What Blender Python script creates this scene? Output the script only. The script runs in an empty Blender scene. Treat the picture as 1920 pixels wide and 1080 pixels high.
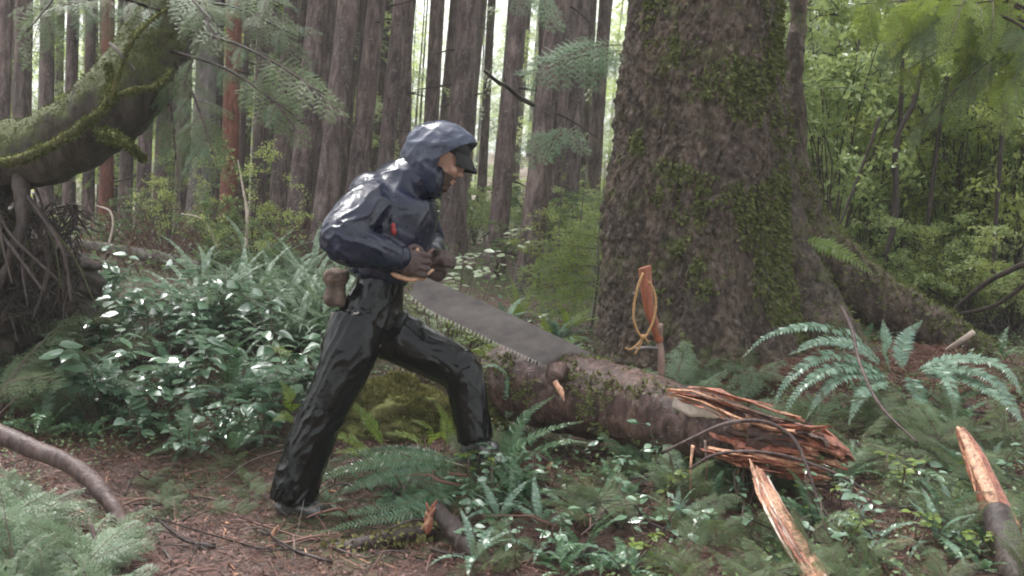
import bpy, math, random
import numpy as np
from mathutils import Vector, Matrix, Quaternion

rng = np.random.default_rng(7)
random.seed(7)
SC = bpy.context.scene
COL = SC.collection

# ------------------------------------------------------------------ camera
FPX = 1900.0
PITCH, ROLL = math.radians(7.0), math.radians(4.3)
FWD = np.array([0, math.cos(PITCH), -math.sin(PITCH)])
UP0 = np.array([0, math.sin(PITCH), math.cos(PITCH)])
RT0 = np.array([1.0, 0, 0])
CR = math.cos(ROLL) * RT0 + math.sin(ROLL) * UP0
CU = -math.sin(ROLL) * RT0 + math.cos(ROLL) * UP0
CAM = np.array([0.0, 0.0, 0.0])


def P(px, py, d):
    return CAM + d * (FWD + (px - 960) / FPX * CR + (540 - py) / FPX * CU)


CAM[2] = -P(545, 965, 4.2)[2]
cam_data = bpy.data.cameras.new('camera')
cam = bpy.data.objects.new('camera', cam_data)
COL.objects.link(cam)
cam_data.sensor_width = 36
cam_data.lens = 36 * FPX / 1920
cam_data.clip_end = 600
cam_data.clip_start = 0.05
M = Matrix(((CR[0], CU[0], -FWD[0]), (CR[1], CU[1], -FWD[1]), (CR[2], CU[2], -FWD[2])))
cam.matrix_world = Matrix.Translation(CAM) @ M.to_4x4()
cam_data.dof.use_dof = True
cam_data.dof.focus_distance = 4.4
cam_data.dof.aperture_fstop = 9.0
SC.camera = cam

# ------------------------------------------------------------------ world, sun, exposure
SUN_EL, SUN_AZ = math.radians(58), math.radians(-35)     # azimuth from +Y towards +X
world = bpy.data.worlds.new('World')
SC.world = world
world.use_nodes = True
wn = world.node_tree
wn.nodes.clear()
sky = wn.nodes.new('ShaderNodeTexSky')
sky.sky_type = 'NISHITA'
sky.sun_disc = False
sky.sun_elevation = SUN_EL
sky.sun_rotation = SUN_AZ
sky.dust_density = 4.0
sky.air_density = 1.0
sky.ozone_density = 1.0
hs = wn.nodes.new('ShaderNodeHueSaturation')
hs.inputs['Saturation'].default_value = 0.16           # an overcast sky: the cloud layer greys it
bgn = wn.nodes.new('ShaderNodeBackground')
bgn.inputs['Strength'].default_value = 0.10
won = wn.nodes.new('ShaderNodeOutputWorld')
wn.links.new(sky.outputs[0], hs.inputs['Color'])
wn.links.new(hs.outputs[0], bgn.inputs['Color'])
wn.links.new(bgn.outputs[0], won.inputs['Surface'])
sun_data = bpy.data.lights.new('sun', 'SUN')
sun_data.energy = 1.5
sun_data.angle = math.radians(14)
sun_data.color = (1.0, 0.98, 0.95)
sun = bpy.data.objects.new('sun', sun_data)
COL.objects.link(sun)
sdir = Vector((math.sin(SUN_AZ) * math.cos(SUN_EL), math.cos(SUN_AZ) * math.cos(SUN_EL), math.sin(SUN_EL)))
sun.rotation_euler = sdir.to_track_quat('Z', 'Y').to_euler()
sun.location = (0, 0, 30)
SC.view_settings.view_transform = 'Standard'
SC.view_settings.look = 'None'
SC.view_settings.use_curve_mapping = False
SC.view_settings.gamma = 1.0
SC.view_settings.exposure = 2.25
SC.cycles.max_bounces = 6
SC.cycles.diffuse_bounces = 3
SC.cycles.glossy_bounces = 3
SC.cycles.transmission_bounces = 4
SC.cycles.volume_bounces = 0
SC.cycles.transparent_max_bounces = 8
SC.cycles.use_denoising = True
SC.cycles.filter_width = 1.9
SC.cycles.sample_clamp_indirect = 4.0


# ------------------------------------------------------------------ noise in numpy
_perm = np.random.default_rng(3).permutation(256)
_perm = np.concatenate([_perm, _perm, _perm])
_g = np.random.default_rng(4).normal(size=(256, 3))
_g /= np.linalg.norm(_g, axis=1)[:, None]


def pn(p):
    p = np.asarray(p, float)
    i = np.floor(p).astype(np.int64)
    f = p - i
    i &= 255
    u = f * f * f * (f * (f * 6 - 15) + 10)
    out = 0
    for dx in (0, 1):
        wx = u[:, 0] if dx else 1 - u[:, 0]
        a = _perm[i[:, 0] + dx]
        for dy in (0, 1):
            wy = u[:, 1] if dy else 1 - u[:, 1]
            b = _perm[a + i[:, 1] + dy]
            for dz in (0, 1):
                wz = u[:, 2] if dz else 1 - u[:, 2]
                g = _g[_perm[b + i[:, 2] + dz]]
                out = out + wx * wy * wz * (g[:, 0] * (f[:, 0] - dx) + g[:, 1] * (f[:, 1] - dy) + g[:, 2] * (f[:, 2] - dz))
    return out * 1.6


def fbm(p, o=4, gain=0.5):
    p = np.asarray(p, float)
    s, a = 0, 1.0
    for k in range(o):
        s = s + a * pn(p + 17.3 * k)
        p = p * 2.03
        a *= gain
    return s


# ------------------------------------------------------------------ mesh collecting
class MB:
    def __init__(s):
        s.v, s.q, s.t, s.n = [], [], [], 0
        s.qm, s.tm = [], []

    def add(s, v, q=None, t=None, m=0):
        v = np.asarray(v, float).reshape(-1, 3)
        s.v.append(v)
        if q is not None and len(q):
            q = np.asarray(q, np.int64).reshape(-1, 4)
            s.q.append(q + s.n)
            s.qm.append(np.full(len(q), m))
        if t is not None and len(t):
            t = np.asarray(t, np.int64).reshape(-1, 3)
            s.t.append(t + s.n)
            s.tm.append(np.full(len(t), m))
        s.n += len(v)
        return s

    def mesh(s, name, mats, smooth=True):
        me = bpy.data.meshes.new(name)
        v = np.concatenate(s.v) if s.v else np.zeros((0, 3))
        nq = sum(len(x) for x in s.q)
        nt = sum(len(x) for x in s.t)
        me.vertices.add(len(v))
        me.vertices.foreach_set('co', v.astype(np.float32).ravel())
        loops = np.concatenate([x.ravel() for x in s.q] + [x.ravel() for x in s.t] + [np.zeros(0, np.int64)])
        me.loops.add(len(loops))
        me.loops.foreach_set('vertex_index', loops.astype(np.int32))
        me.polygons.add(nq + nt)
        st = np.concatenate([np.arange(nq) * 4, nq * 4 + np.arange(nt) * 3])
        me.polygons.foreach_set('loop_start', st.astype(np.int32))
        mi = np.concatenate(s.qm + s.tm + [np.zeros(0)])
        me.polygons.foreach_set('material_index', mi.astype(np.int32))
        me.polygons.foreach_set('use_smooth', np.full(nq + nt, smooth))
        me.update(calc_edges=True)
        for m in (mats if isinstance(mats, (list, tuple)) else [mats]):
            me.materials.append(m)
        return me

    def build(s, name, mats, parent=None, smooth=True):
        return ob(name, s.mesh(name, mats, smooth), parent)


def ob(name, me, parent=None, loc=None, rot=None, scale=None):
    o = bpy.data.objects.new(name, me)
    COL.objects.link(o)
    if parent is not None:
        o.parent = parent
    if loc is not None:
        o.location = tuple(float(c) for c in loc)
    if rot is not None:
        if isinstance(rot, Quaternion):
            o.rotation_mode = 'QUATERNION'
            o.rotation_quaternion = rot
        else:
            o.rotation_euler = rot
    if scale is not None:
        o.scale = (scale,) * 3 if np.isscalar(scale) else scale
    return o


def tag(o, label=None, cat=None, group=None, kind=None):
    if label:
        o['label'] = label
    if cat:
        o['category'] = cat
    if group:
        o['group'] = group
    if kind:
        o['kind'] = kind
    return o


def thing(name, loc, label, cat, group=None, rz=0.0, scale=None):
    o = ob(name, None, None, loc, (0, 0, rz), scale)
    o.empty_display_size = 0.1
    return tag(o, label, cat, group)


def unit(v):
    v = np.asarray(v, float)
    return v / (np.linalg.norm(v, axis=-1, keepdims=True) + 1e-12)


def spline(pts, n):
    """Catmull-Rom through control rows (any width)."""
    pts = np.asarray(pts, float)
    a = np.vstack([2 * pts[0] - pts[1], pts, 2 * pts[-1] - pts[-2]])
    ts = np.linspace(0, len(pts) - 1 - 1e-9, n)
    i = ts.astype(int)
    f = (ts - i)[:, None]
    p0, p1, p2, p3 = a[i], a[i + 1], a[i + 2], a[i + 3]
    return 0.5 * (2 * p1 + (p2 - p0) * f + (2 * p0 - 5 * p1 + 4 * p2 - p3) * f ** 2 + (3 * p1 - p0 - 3 * p2 + p3) * f ** 3)


def frames(path, hint=(0.13, 0.2, 1.0)):
    path = np.asarray(path, float)
    T = unit(np.gradient(path, axis=0))
    n0 = np.cross(T[0], hint)
    if np.linalg.norm(n0) < 0.05:
        n0 = np.cross(T[0], (1, 0.1, 0))
    N = [unit(n0)]
    for k in range(1, len(path)):
        n = N[-1] - T[k] * np.dot(N[-1], T[k])
        N.append(unit(n))
    N = np.array(N)
    return T, N, np.cross(T, N)


def tube(mb, path, r, seg=8, m=0, cap=True, disp=None, hint=(0.13, 0.2, 1.0), flat=1.0):
    """Tube round a path; r scalar, (n,) or (n,seg). disp(pos, theta, s) -> metres outwards."""
    path = np.asarray(path, float)
    n = len(path)
    r = np.asarray(r, float)
    if r.ndim == 0:
        r = np.full(n, float(r))
    T, N, B = frames(path, hint)
    th = np.linspace(0, 2 * math.pi, seg, endpoint=False)
    d = np.cos(th)[None, :, None] * N[:, None, :] + flat * np.sin(th)[None, :, None] * B[:, None, :]
    rr = r[:, None] if r.ndim == 1 else r
    pos = path[:, None, :] + d * rr[..., None]
    if disp is not None:
        s = np.concatenate([[0], np.cumsum(np.linalg.norm(np.diff(path, axis=0), axis=1))])
        off = disp(pos.reshape(-1, 3), np.tile(th, n), np.repeat(s, seg)).reshape(n, seg, 1)
        pos = pos + d * off
    i = np.arange(n - 1)[:, None] * seg
    j = np.arange(seg)[None, :]
    jn = (j + 1) % seg
    q = np.stack([i + j, i + jn, i + seg + jn, i + seg + j], -1).reshape(-1, 4)
    v = pos.reshape(-1, 3)
    t = []
    if cap:
        c0, c1 = len(v), len(v) + 1
        v = np.vstack([v, path[0], path[-1]])
        jj = np.arange(seg)
        t = np.vstack([np.stack([jj * 0 + c0, (jj + 1) % seg, jj], 1),
                       np.stack([jj * 0 + c1, (n - 1) * seg + jj, (n - 1) * seg + (jj + 1) % seg], 1)])
    mb.add(v, q, t, m)
    return pos


# ------------------------------------------------------------------ materials
def mat(name):
    m = bpy.data.materials.new(name)
    m.use_nodes = True
    nt = m.node_tree
    b = nt.nodes['Principled BSDF']
    return m, nt, b


def N_(nt, typ, **kw):
    n = nt.nodes.new(typ)
    for k, v in kw.items():
        if k in n.inputs:
            n.inputs[k].default_value = v
        else:
            setattr(n, k, v)
    return n


def ramp(nt, fac, stops):
    r = nt.nodes.new('ShaderNodeValToRGB')
    while len(r.color_ramp.elements) < len(stops):
        r.color_ramp.elements.new(0.5)
    for e, (p, c) in zip(r.color_ramp.elements, stops):
        e.position = p
        e.color = (*c, 1) if len(c) == 3 else c
    nt.links.new(fac, r.inputs['Fac'])
    return r.outputs['Color']


def mixc(nt, fac, a, b):
    n = nt.nodes.new('ShaderNodeMix')
    n.data_type = 'RGBA'
    if isinstance(fac, (int, float)):
        n.inputs[0].default_value = fac
    else:
        nt.links.new(fac, n.inputs[0])
    for s, x in ((6, a), (7, b)):
        if isinstance(x, tuple):
            n.inputs[s].default_value = (*x, 1)
        else:
            nt.links.new(x, n.inputs[s])
    return n.outputs[2]


def noise_tex(nt, vec, scale, detail=4, rough=0.6, dist=0.0):
    n = N_(nt, 'ShaderNodeTexNoise', Scale=scale, Detail=detail, Roughness=rough, Distortion=dist)
    nt.links.new(vec, n.inputs['Vector'])
    return n.outputs['Fac']


def coords(nt, scale=(1, 1, 1)):
    tc = nt.nodes.new('ShaderNodeTexCoord')
    oi = nt.nodes.new('ShaderNodeObjectInfo')
    mp = nt.nodes.new('ShaderNodeMapping')
    mp.inputs['Scale'].default_value = scale
    cb = nt.nodes.new('ShaderNodeVectorMath')
    cb.operation = 'SCALE'
    cb.inputs[0].default_value = (31, 17, 23)
    nt.links.new(oi.outputs['Random'], cb.inputs['Scale'])
    nt.links.new(tc.outputs['Object'], mp.inputs['Vector'])
    nt.links.new(cb.outputs[0], mp.inputs['Location'])
    return mp.outputs[0], oi.outputs['Random']


def bark(name, dark, mid, light, moss=0.0, mosscol=(0.06, 0.085, 0.018), lichen=0.3, scale=1.0, rough=0.75, up=0.0,
         bumpd=0.02, vs=1.4, lichcol=(0.30, 0.30, 0.27)):
    m, nt, b = mat(name)
    vec, rnd = coords(nt, (7 * scale, 7 * scale, vs * scale))
    vec2, _ = coords(nt, (1, 1, 1))
    n1 = noise_tex(nt, vec, 2.2, 6, 0.65, 0.6)
    col = ramp(nt, n1, [(0.3, dark), (0.5, mid), (0.72, light)])
    n3 = noise_tex(nt, vec2, 2.3 * scale, 3, 0.6)
    tint = ramp(nt, n3, [(0.35, (0.72, 0.7, 0.72)), (0.65, (1.2, 1.15, 1.1))])
    mul = N_(nt, 'ShaderNodeMix', data_type='RGBA', blend_type='MULTIPLY')
    mul.inputs[0].default_value = 1
    nt.links.new(col, mul.inputs[6])
    nt.links.new(tint, mul.inputs[7])
    col = mul.outputs[2]
    if lichen > 0:
        n2 = noise_tex(nt, vec2, 26 * scale, 5, 0.7)
        f = ramp(nt, n2, [(0.62 - 0.1 * lichen, (0, 0, 0)), (0.74 - 0.08 * lichen, (lichen,) * 3)])
        col = mixc(nt, f, col, lichcol)
    if moss > 0:
        n4 = noise_tex(nt, vec2, 3.5 * scale, 6, 0.7)
        add = n4
        if up:
            g = nt.nodes.new('ShaderNodeNewGeometry')
            sp = nt.nodes.new('ShaderNodeSeparateXYZ')
            nt.links.new(g.outputs['Normal'], sp.inputs[0])
            mm = N_(nt, 'ShaderNodeMath', operation='MULTIPLY_ADD')
            mm.inputs[1].default_value = up
            nt.links.new(sp.outputs['Z'], mm.inputs[0])
            nt.links.new(n4, mm.inputs[2])
            add = mm.outputs[0]
        f = ramp(nt, add, [(0.66 - 0.3 * moss, (0, 0, 0)), (0.76 - 0.22 * moss, (min(1, 0.5 + moss),) * 3)])
        n5 = noise_tex(nt, vec2, 60, 3, 0.7)
        mc = ramp(nt, n5, [(0.3, tuple(c * 0.55 for c in mosscol)), (0.7, tuple(c * 1.45 for c in mosscol))])
        col = mixc(nt, f, col, mc)
    nt.links.new(col, b.inputs['Base Color'])
    b.inputs['Roughness'].default_value = rough
    b.inputs['Specular IOR Level'].default_value = 0.35
    bp = N_(nt, 'ShaderNodeBump', Strength=0.9, Distance=bumpd)
    nt.links.new(n1, bp.inputs['Height'])
    nt.links.new(bp.outputs[0], b.inputs['Normal'])
    return m


def leafmat(name, c0, c1, rough=0.4, transl=0.3, c2=None, spec=0.5, coat=0.0):
    m, nt, b = mat(name)
    g = nt.nodes.new('ShaderNodeNewGeometry')
    oi = nt.nodes.new('ShaderNodeObjectInfo')
    ad = N_(nt, 'ShaderNodeMath', operation='MULTIPLY_ADD')
    ad.inputs[1].default_value = 0.5
    hf = N_(nt, 'ShaderNodeMath', operation='MULTIPLY')
    hf.inputs[1].default_value = 0.5
    nt.links.new(oi.outputs['Random'], hf.inputs[0])
    nt.links.new(g.outputs['Random Per Island'], ad.inputs[0])
    nt.links.new(hf.outputs[0], ad.inputs[2])
    stops = [(0.1, c0), (0.8, c1)]
    if c2:
        stops.append((0.97, c2))
    col = ramp(nt, ad.outputs[0], stops)
    nt.links.new(col, b.inputs['Base Color'])
    b.inputs['Roughness'].default_value = rough
    b.inputs['Specular IOR Level'].default_value = spec
    b.inputs['Coat Weight'].default_value = coat
    b.inputs['Coat Roughness'].default_value = 0.2
    if transl:
        t = nt.nodes.new('ShaderNodeBsdfTranslucent')
        hsv = N_(nt, 'ShaderNodeHueSaturation', Saturation=1.1, Value=1.3, Hue=0.485)
        nt.links.new(col, hsv.inputs['Color'])
        nt.links.new(hsv.outputs[0], t.inputs['Color'])
        mx = N_(nt, 'ShaderNodeMixShader', Fac=transl)
        nt.links.new(b.outputs[0], mx.inputs[1])
        nt.links.new(t.outputs[0], mx.inputs[2])
        nt.links.new(mx.outputs[0], nt.nodes['Material Output'].inputs['Surface'])
    return m


def plain(name, col, rough=0.5, metal=0.0, nscale=0, namp=0.3, spec=0.5, bump=0.0, coat=0.0, stretch=(1, 1, 1), rvar=0.0):
    m, nt, b = mat(name)
    b.inputs['Roughness'].default_value = rough
    b.inputs['Metallic'].default_value = metal
    b.inputs['Specular IOR Level'].default_value = spec
    b.inputs['Coat Weight'].default_value = coat
    b.inputs['Coat Roughness'].default_value = 0.15
    if nscale:
        vec, _ = coords(nt, stretch)
        f = noise_tex(nt, vec, nscale, 5, 0.65)
        c = ramp(nt, f, [(0.3, tuple(x * (1 - namp) for x in col)), (0.7, tuple(min(1, x * (1 + namp)) for x in col))])
        nt.links.new(c, b.inputs['Base Color'])
        if rvar:
            mr = N_(nt, 'ShaderNodeMapRange')
            mr.inputs['From Min'].default_value = 0.3
            mr.inputs['From Max'].default_value = 0.7
            mr.inputs['To Min'].default_value = max(0.02, rough - rvar)
            mr.inputs['To Max'].default_value = rough + rvar
            nt.links.new(f, mr.inputs['Value'])
            nt.links.new(mr.outputs[0], b.inputs['Roughness'])
        if bump:
            bp = N_(nt, 'ShaderNodeBump', Strength=0.7, Distance=bump)
            nt.links.new(f, bp.inputs['Height'])
            nt.links.new(bp.outputs[0], b.inputs['Normal'])
    else:
        b.inputs['Base Color'].default_value = (*col, 1)
    return m


BARK_FAR = bark('bark_far', (0.04, 0.028, 0.025), (0.11, 0.080, 0.071), (0.23, 0.185, 0.17), lichen=0.45, moss=0.2, mosscol=(0.09, 0.11, 0.045))
BARK_BROWN = bark('bark_brown', (0.034, 0.023, 0.023), (0.115, 0.083, 0.078), (0.25, 0.20, 0.185), lichen=0.6)
BARK_RED = bark('bark_red', (0.05, 0.020, 0.014), (0.15, 0.058, 0.038), (0.25, 0.12, 0.085), lichen=0.25, scale=1.3)
BARK_GREY = bark('bark_grey', (0.075, 0.065, 0.06), (0.15, 0.135, 0.125), (0.26, 0.25, 0.23), lichen=0.5, moss=0.35, mosscol=(0.10, 0.13, 0.06))
BARK_SPRUCE = bark('bark_spruce', (0.022, 0.016, 0.012), (0.088, 0.064, 0.050), (0.215, 0.168, 0.137), vs=3.6, lichen=0.5, moss=0.42,
                   mosscol=(0.105, 0.115, 0.042), scale=1.35, bumpd=0.05)
BARK_LEAN = bark('bark_leaning', (0.028, 0.022, 0.018), (0.06, 0.05, 0.042), (0.12, 0.10, 0.09), lichen=0.2, moss=0.55, up=0.35,
                 mosscol=(0.072, 0.082, 0.026), bumpd=0.03)
BARK_LOG = bark('bark_log', (0.022, 0.012, 0.010), (0.080, 0.046, 0.038), (0.19, 0.125, 0.105), vs=3, lichen=0.5, moss=0.12, scale=1.8, rough=0.5, bumpd=0.012)
HEM_FAR_LIT = leafmat('hemlock_far_painted_lit', (0.16, 0.22, 0.09), (0.34, 0.42, 0.20), 0.4, 0.5)  # lit copy of the needles: brightness under the open canopy painted into the colour
BARK_STICK = bark('bark_stick', (0.035, 0.022, 0.020), (0.085, 0.055, 0.05), (0.16, 0.115, 0.105), lichen=0.35, scale=3, rough=0.5, bumpd=0.006)
BARK_DARK = bark('bark_dark', (0.018, 0.012, 0.010), (0.045, 0.032, 0.028), (0.10, 0.08, 0.07), lichen=0.2, scale=2.5, rough=0.55, bumpd=0.006)
MOSSY = bark('mossy_wood', (0.05, 0.042, 0.025), (0.11, 0.105, 0.045), (0.18, 0.175, 0.07), lichen=0.0, moss=0.6, up=0.2,
             mosscol=(0.14, 0.145, 0.045), bumpd=0.02, rough=0.9)
MOSS = leafmat('moss', (0.12, 0.12, 0.04), (0.30, 0.28, 0.11), 0.8, 0.2, spec=0.2)
MOSS_DARK = leafmat('moss_dark', (0.055, 0.068, 0.022), (0.155, 0.175, 0.062), 0.85, 0.15, spec=0.2)
WOOD_FRESH = plain('fresh_wood', (0.44, 0.235, 0.145), 0.55, nscale=9, namp=0.7, bump=0.006, stretch=(9, 9, 1.5))
WOOD_RED = plain('red_heartwood', (0.27, 0.10, 0.062), 0.5, nscale=8, namp=0.75, bump=0.008, stretch=(7, 7, 1.5))
WOOD_PALE = plain('pale_wood', (0.55, 0.45, 0.38), 0.5, nscale=14, namp=0.4, bump=0.004)
HEM = leafmat('hemlock_needles', (0.055, 0.095, 0.038), (0.15, 0.215, 0.085), 0.42, 0.35, spec=0.5)
HEM_BLUE = leafmat('hemlock_needles_blue', (0.075, 0.13, 0.068), (0.19, 0.29, 0.15), 0.36, 0.3, spec=0.6)
HEM_LIME = leafmat('hemlock_needles_lime', (0.14, 0.21, 0.045), (0.30, 0.39, 0.10), 0.4, 0.5)
FERN = leafmat('fern_green', (0.050, 0.115, 0.055), (0.12, 0.22, 0.11), 0.34, 0.3, spec=0.6)
FERN_BLUE = leafmat('fern_wet', (0.085, 0.165, 0.11), (0.21, 0.33, 0.23), 0.3, 0.25, spec=0.8)
FERN_STRAP = leafmat('fern_strap', (0.13, 0.20, 0.12), (0.30, 0.40, 0.27), 0.28, 0.3, spec=0.9)
FERN_LIME = leafmat('fern_lime', (0.12, 0.19, 0.035), (0.24, 0.32, 0.08), 0.4, 0.45)
SALAL = leafmat('glossy_leaf', (0.065, 0.13, 0.075), (0.19, 0.30, 0.19), 0.2, 0.2, (0.22, 0.28, 0.08), spec=1.0, coat=1.0)
LEAF_LIGHT = leafmat('shrub_leaf_light', (0.19, 0.27, 0.10), (0.42, 0.50, 0.24), 0.28, 0.5)
LEAF_SHEEN = leafmat('shrub_leaf_painted_sheen', (0.34, 0.42, 0.27), (0.62, 0.68, 0.52), 0.2, 0.3, spec=1.0, coat=.6)  # the white reflection of the sky on wet leaves is put into the colour
LEAF_YEL = leafmat('shrub_leaf_yellow', (0.18, 0.25, 0.08), (0.40, 0.46, 0.17), 0.4, 0.5)
LEAF_MID = leafmat('shrub_leaf_mid', (0.08, 0.14, 0.05), (0.20, 0.28, 0.11), 0.35, 0.4)
LITTER = leafmat('litter_twigs', (0.055, 0.026, 0.020), (0.20, 0.095, 0.068), 0.6, 0.0, (0.34, 0.15, 0.07))
STEM = plain('green_stem', (0.12, 0.13, 0.05), 0.5)
STEM_BR = plain('brown_stem', (0.10, 0.06, 0.045), 0.5)

# ------------------------------------------------------------------ ground
TREES = [  # base px, py, top px at y=0, width px, depth, bark, label
    (925, 535, 972, 44, 11.5, 'B', 'straight brown conifer trunk behind the white-shining twigs, right of the hooded man'),
    (985, 545, 1048, 60, 10.5, 'B', 'broad brown conifer trunk that carries the drooping green spray at half height'),
    (1062, 437, 1092, 46, 17, 'B', 'brown trunk just behind the right edge of the broad twin-looking trunk'),
    (1108, 420, 1134, 34, 19, 'F', 'paler slim trunk nearest the left edge of the huge mossy spruce'),
    (845, 470, 878, 60, 12.5, 'B', 'wide pink-brown trunk directly above and behind the blue hood'),
    (795, 460, 822, 36, 16, 'F', 'mid-sized trunk left of the wide trunk behind the hood'),
    (757, 470, 765, 26, 17, 'B', 'thin dark trunk rising above the man\'s back'),
    (708, 470, 750, 38, 14, 'B', 'brown trunk rising from behind the shoulder of the blue jacket'),
    (655, 470, 706, 46, 12.5, 'B', 'reddish brown trunk just left of the man\'s raised shoulder'),
    (602, 470, 656, 56, 11.5, 'B', 'thick brown trunk with dead knots left of the man\'s elbow'),
    (553, 475, 600, 56, 12.2, 'B', 'thick shaded trunk behind the tip of the long hemlock bough'),
    (515, 470, 545, 40, 15, 'B', 'brown trunk between the orange bare trunk and the thick knotted trunks'),
    (480, 460, 497, 34, 16, 'F', 'slim brown trunk right behind the orange bare trunk'),
    (902, 375, 924, 19, 22, 'B', 'very thin straight trunk between two big trunks right of the hood'),
    (428, 440, 441, 38, 12, 'R', 'orange-red conifer trunk that has lost its bark'),
    (368, 452, 393, 50, 14, 'G', 'thick grey trunk left of the orange bare trunk'),
    (338, 450, 352, 30, 17, 'F', 'slim grey trunk beside the upper end of the leaning mossy trunk'),
    (300, 455, 318, 36, 15, 'B', 'brown trunk half hidden by the leaning mossy trunk'),
    (266, 460, 280, 32, 14, 'B', 'brown trunk under the crook of the leaning mossy trunk'),
    (232, 462, 246, 28, 15, 'F', 'trunk seen below the leaning mossy trunk, beside a rusty one'),
    (198, 455, 204, 28, 13.4, 'R', 'rusty red slim trunk under the leaning mossy trunk'),
    (166, 455, 172, 24, 18, 'F', 'slim far trunk under the left part of the leaning trunk'),
    (128, 450, 134, 26, 18, 'B', 'slim dark trunk above the root mass on the left'),
    (84, 440, 90, 30, 17, 'B', 'dark trunk above the thick end of the leaning mossy trunk'),
    (36, 440, 48, 40, 14, 'F', 'wide grey trunk near the top left corner'),
    (2, 440, 12, 30, 13, 'B', 'trunk cut by the left edge of the picture'),
    (1602, 560, 1640, 24, 20, 'G', 'pale thin trunk in the bright leaves right of the spruce'),
    (1668, 560, 1690, 20, 23, 'G', 'second thin pale trunk in the leaves right of the spruce'),
    (1742, 560, 1752, 46, 16, 'G', 'stout grey trunk standing among the bright shrubs on the right'),
    (1822, 560, 1840, 26, 18, 'B', 'dark trunk behind the hanging boughs on the right'),
    (1893, 560, 1912, 40, 14, 'B', 'dark trunk at the right edge behind the hanging boughs'),
    (1545, 540, 1562, 22, 21, 'F', 'thin trunk just right of the slender stem beside the spruce'),
    (452, 430, 476, 24, 21, 'F', 'thin far trunk peeping out right of the orange bare trunk'),
    (632, 440, 668, 26, 18, 'F', 'lichen-spotted slim trunk squeezed between two thick trunks left of the man'),
    (575, 440, 622, 30, 17, 'B', 'dark trunk filling the gap between the two thickest trunks left of the man'),
    (734, 440, 774, 22, 22, 'F', 'thin far trunk in the gap above the man\'s back'),
    (865, 400, 903, 24, 20, 'F', 'lichen-spotted trunk tucked against the wide trunk behind the hood'),
    (1028, 440, 1068, 34, 15, 'B', 'trunk tucked behind the broad trunk right of centre'),
    (1085, 420, 1113, 22, 22, 'F', 'thin far trunk between two trunks left of the spruce'),
    (955, 400, 992, 16, 26, 'F', 'very thin pinkish trunk between the two front trunks right of the man'),
    (536, 440, 573, 26, 19, 'F', 'thin far trunk behind the tip of the long bough'),
    (498, 440, 522, 24, 20, 'B', 'thin dark trunk between the bare orange trunk and the knotted pair'),
    (188, 450, 196, 18, 20, 'B', 'thin brown trunk left of the rusty slim one, under the crook'),
    (108, 450, 116, 18, 21, 'F', 'thin grey trunk between two dark trunks above the root mass'),
    (320, 450, 336, 20, 20, 'B', 'thin dark trunk where the leaning tree leaves the picture'),
    (590, 440, 636, 20, 20, 'F', 'thin trunk showing between the thick knotted trunk and its left neighbour'),
    (640, 440, 688, 18, 21, 'B', 'thin brown trunk a little left of the reddish one by the shoulder'),
    (690, 440, 730, 18, 21, 'B', 'thin brown trunk right of the reddish one by the shoulder'),
    (816, 400, 850, 20, 22, 'B', 'thin brown trunk in the gap just above the hood'),
    (1008, 440, 1020, 20, 22, 'F', 'thin grey trunk behind the upper part of the broad trunk'),
    (400, 440, 414, 26, 19, 'B', 'dark trunk close to the left side of the orange bare trunk'),
]
GP = [(545, 965, 4.2), (885, 842, 4.3), (960, 1080, 3.5), (500, 1080, 3.5), (0, 1085, 3.4), (1900, 1080, 3.35), (1450, 1080, 3.4),
      (300, 900, 4.6), (200, 790, 5.4), (60, 700, 6.0), (450, 720, 5.9), (120, 560, 7.6), (400, 590, 7.6), (250, 505, 9.5), (450, 480, 10.5),
      (740, 815, 4.9), (1000, 830, 4.8), (1300, 668, 6.4), (1130, 690, 6.2), (1480, 640, 6.6), (1200, 905, 4.2), (1550, 905, 4.0),
      (1670, 735, 5.2), (1850, 660, 6.6), (1900, 800, 4.7), (1000, 700, 6.5), (800, 660, 6.8), (1080, 560, 9.0), (1600, 600, 9.0), (1850, 590, 9.5),
      (700, 985, 4.0), (830, 1000, 3.85), (1300, 1000, 3.7), (1720, 960, 3.8), (250, 1000, 3.9)]
GPW = [P(*g) for g in GP] + [P(t[0], t[1], t[4]) for t in TREES]
for x in range(-70, 71, 14):
    for y in (-6, 30, 50, 80, 120):
        if abs(x) < 15 and y == 30:
            continue
        GPW.append(np.array([x, y, (-0.05 if y < 0 else 0.2 + 0.035 * min(y, 60) + 0.004 * x)]))
for x in (-3, -1.2, 1.2, 3):
    for y in (0.5, 2.0):
        GPW.append(np.array([x, y, -0.03]))
GPW = np.array(GPW)


def hbase(x, y):
    x = np.atleast_1d(np.asarray(x, float))
    y = np.atleast_1d(np.asarray(y, float))
    out = np.zeros(len(x))
    for a in range(0, len(x), 20000):
        dx = x[a:a + 20000, None] - GPW[None, :, 0]
        dy = y[a:a + 20000, None] - GPW[None, :, 1]
        soft = 0.10 + 0.004 * np.abs(y[a:a + 20000, None]) ** 2
        w = 1 / (dx * dx + dy * dy + soft) ** 1.6
        out[a:a + 20000] = (w * GPW[None, :, 2]).sum(1) / w.sum(1)
    return out


def hgt(x, y):
    x = np.atleast_1d(np.asarray(x, float))
    y = np.atleast_1d(np.asarray(y, float))
    p = np.stack([x, y, x * 0], 1)
    return hbase(x, y) + 0.05 * fbm(p * 1.3, 3) + 0.018 * fbm(p * 7, 3)


def gz(x, y):
    return float(hgt([x], [y])[0])


def onground(px, py, dmin=3.0, dmax=40):
    """Where the ray through a pixel meets the ground."""
    d = np.geomspace(dmin, dmax, 160)
    pts = np.array([P(px, py, k) for k in d])
    below = pts[:, 2] < hbase(pts[:, 0], pts[:, 1])
    k = int(np.argmax(below)) if below.any() else len(d) - 1
    p = pts[k].copy()
    p[2] = gz(p[0], p[1])
    return p


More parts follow.
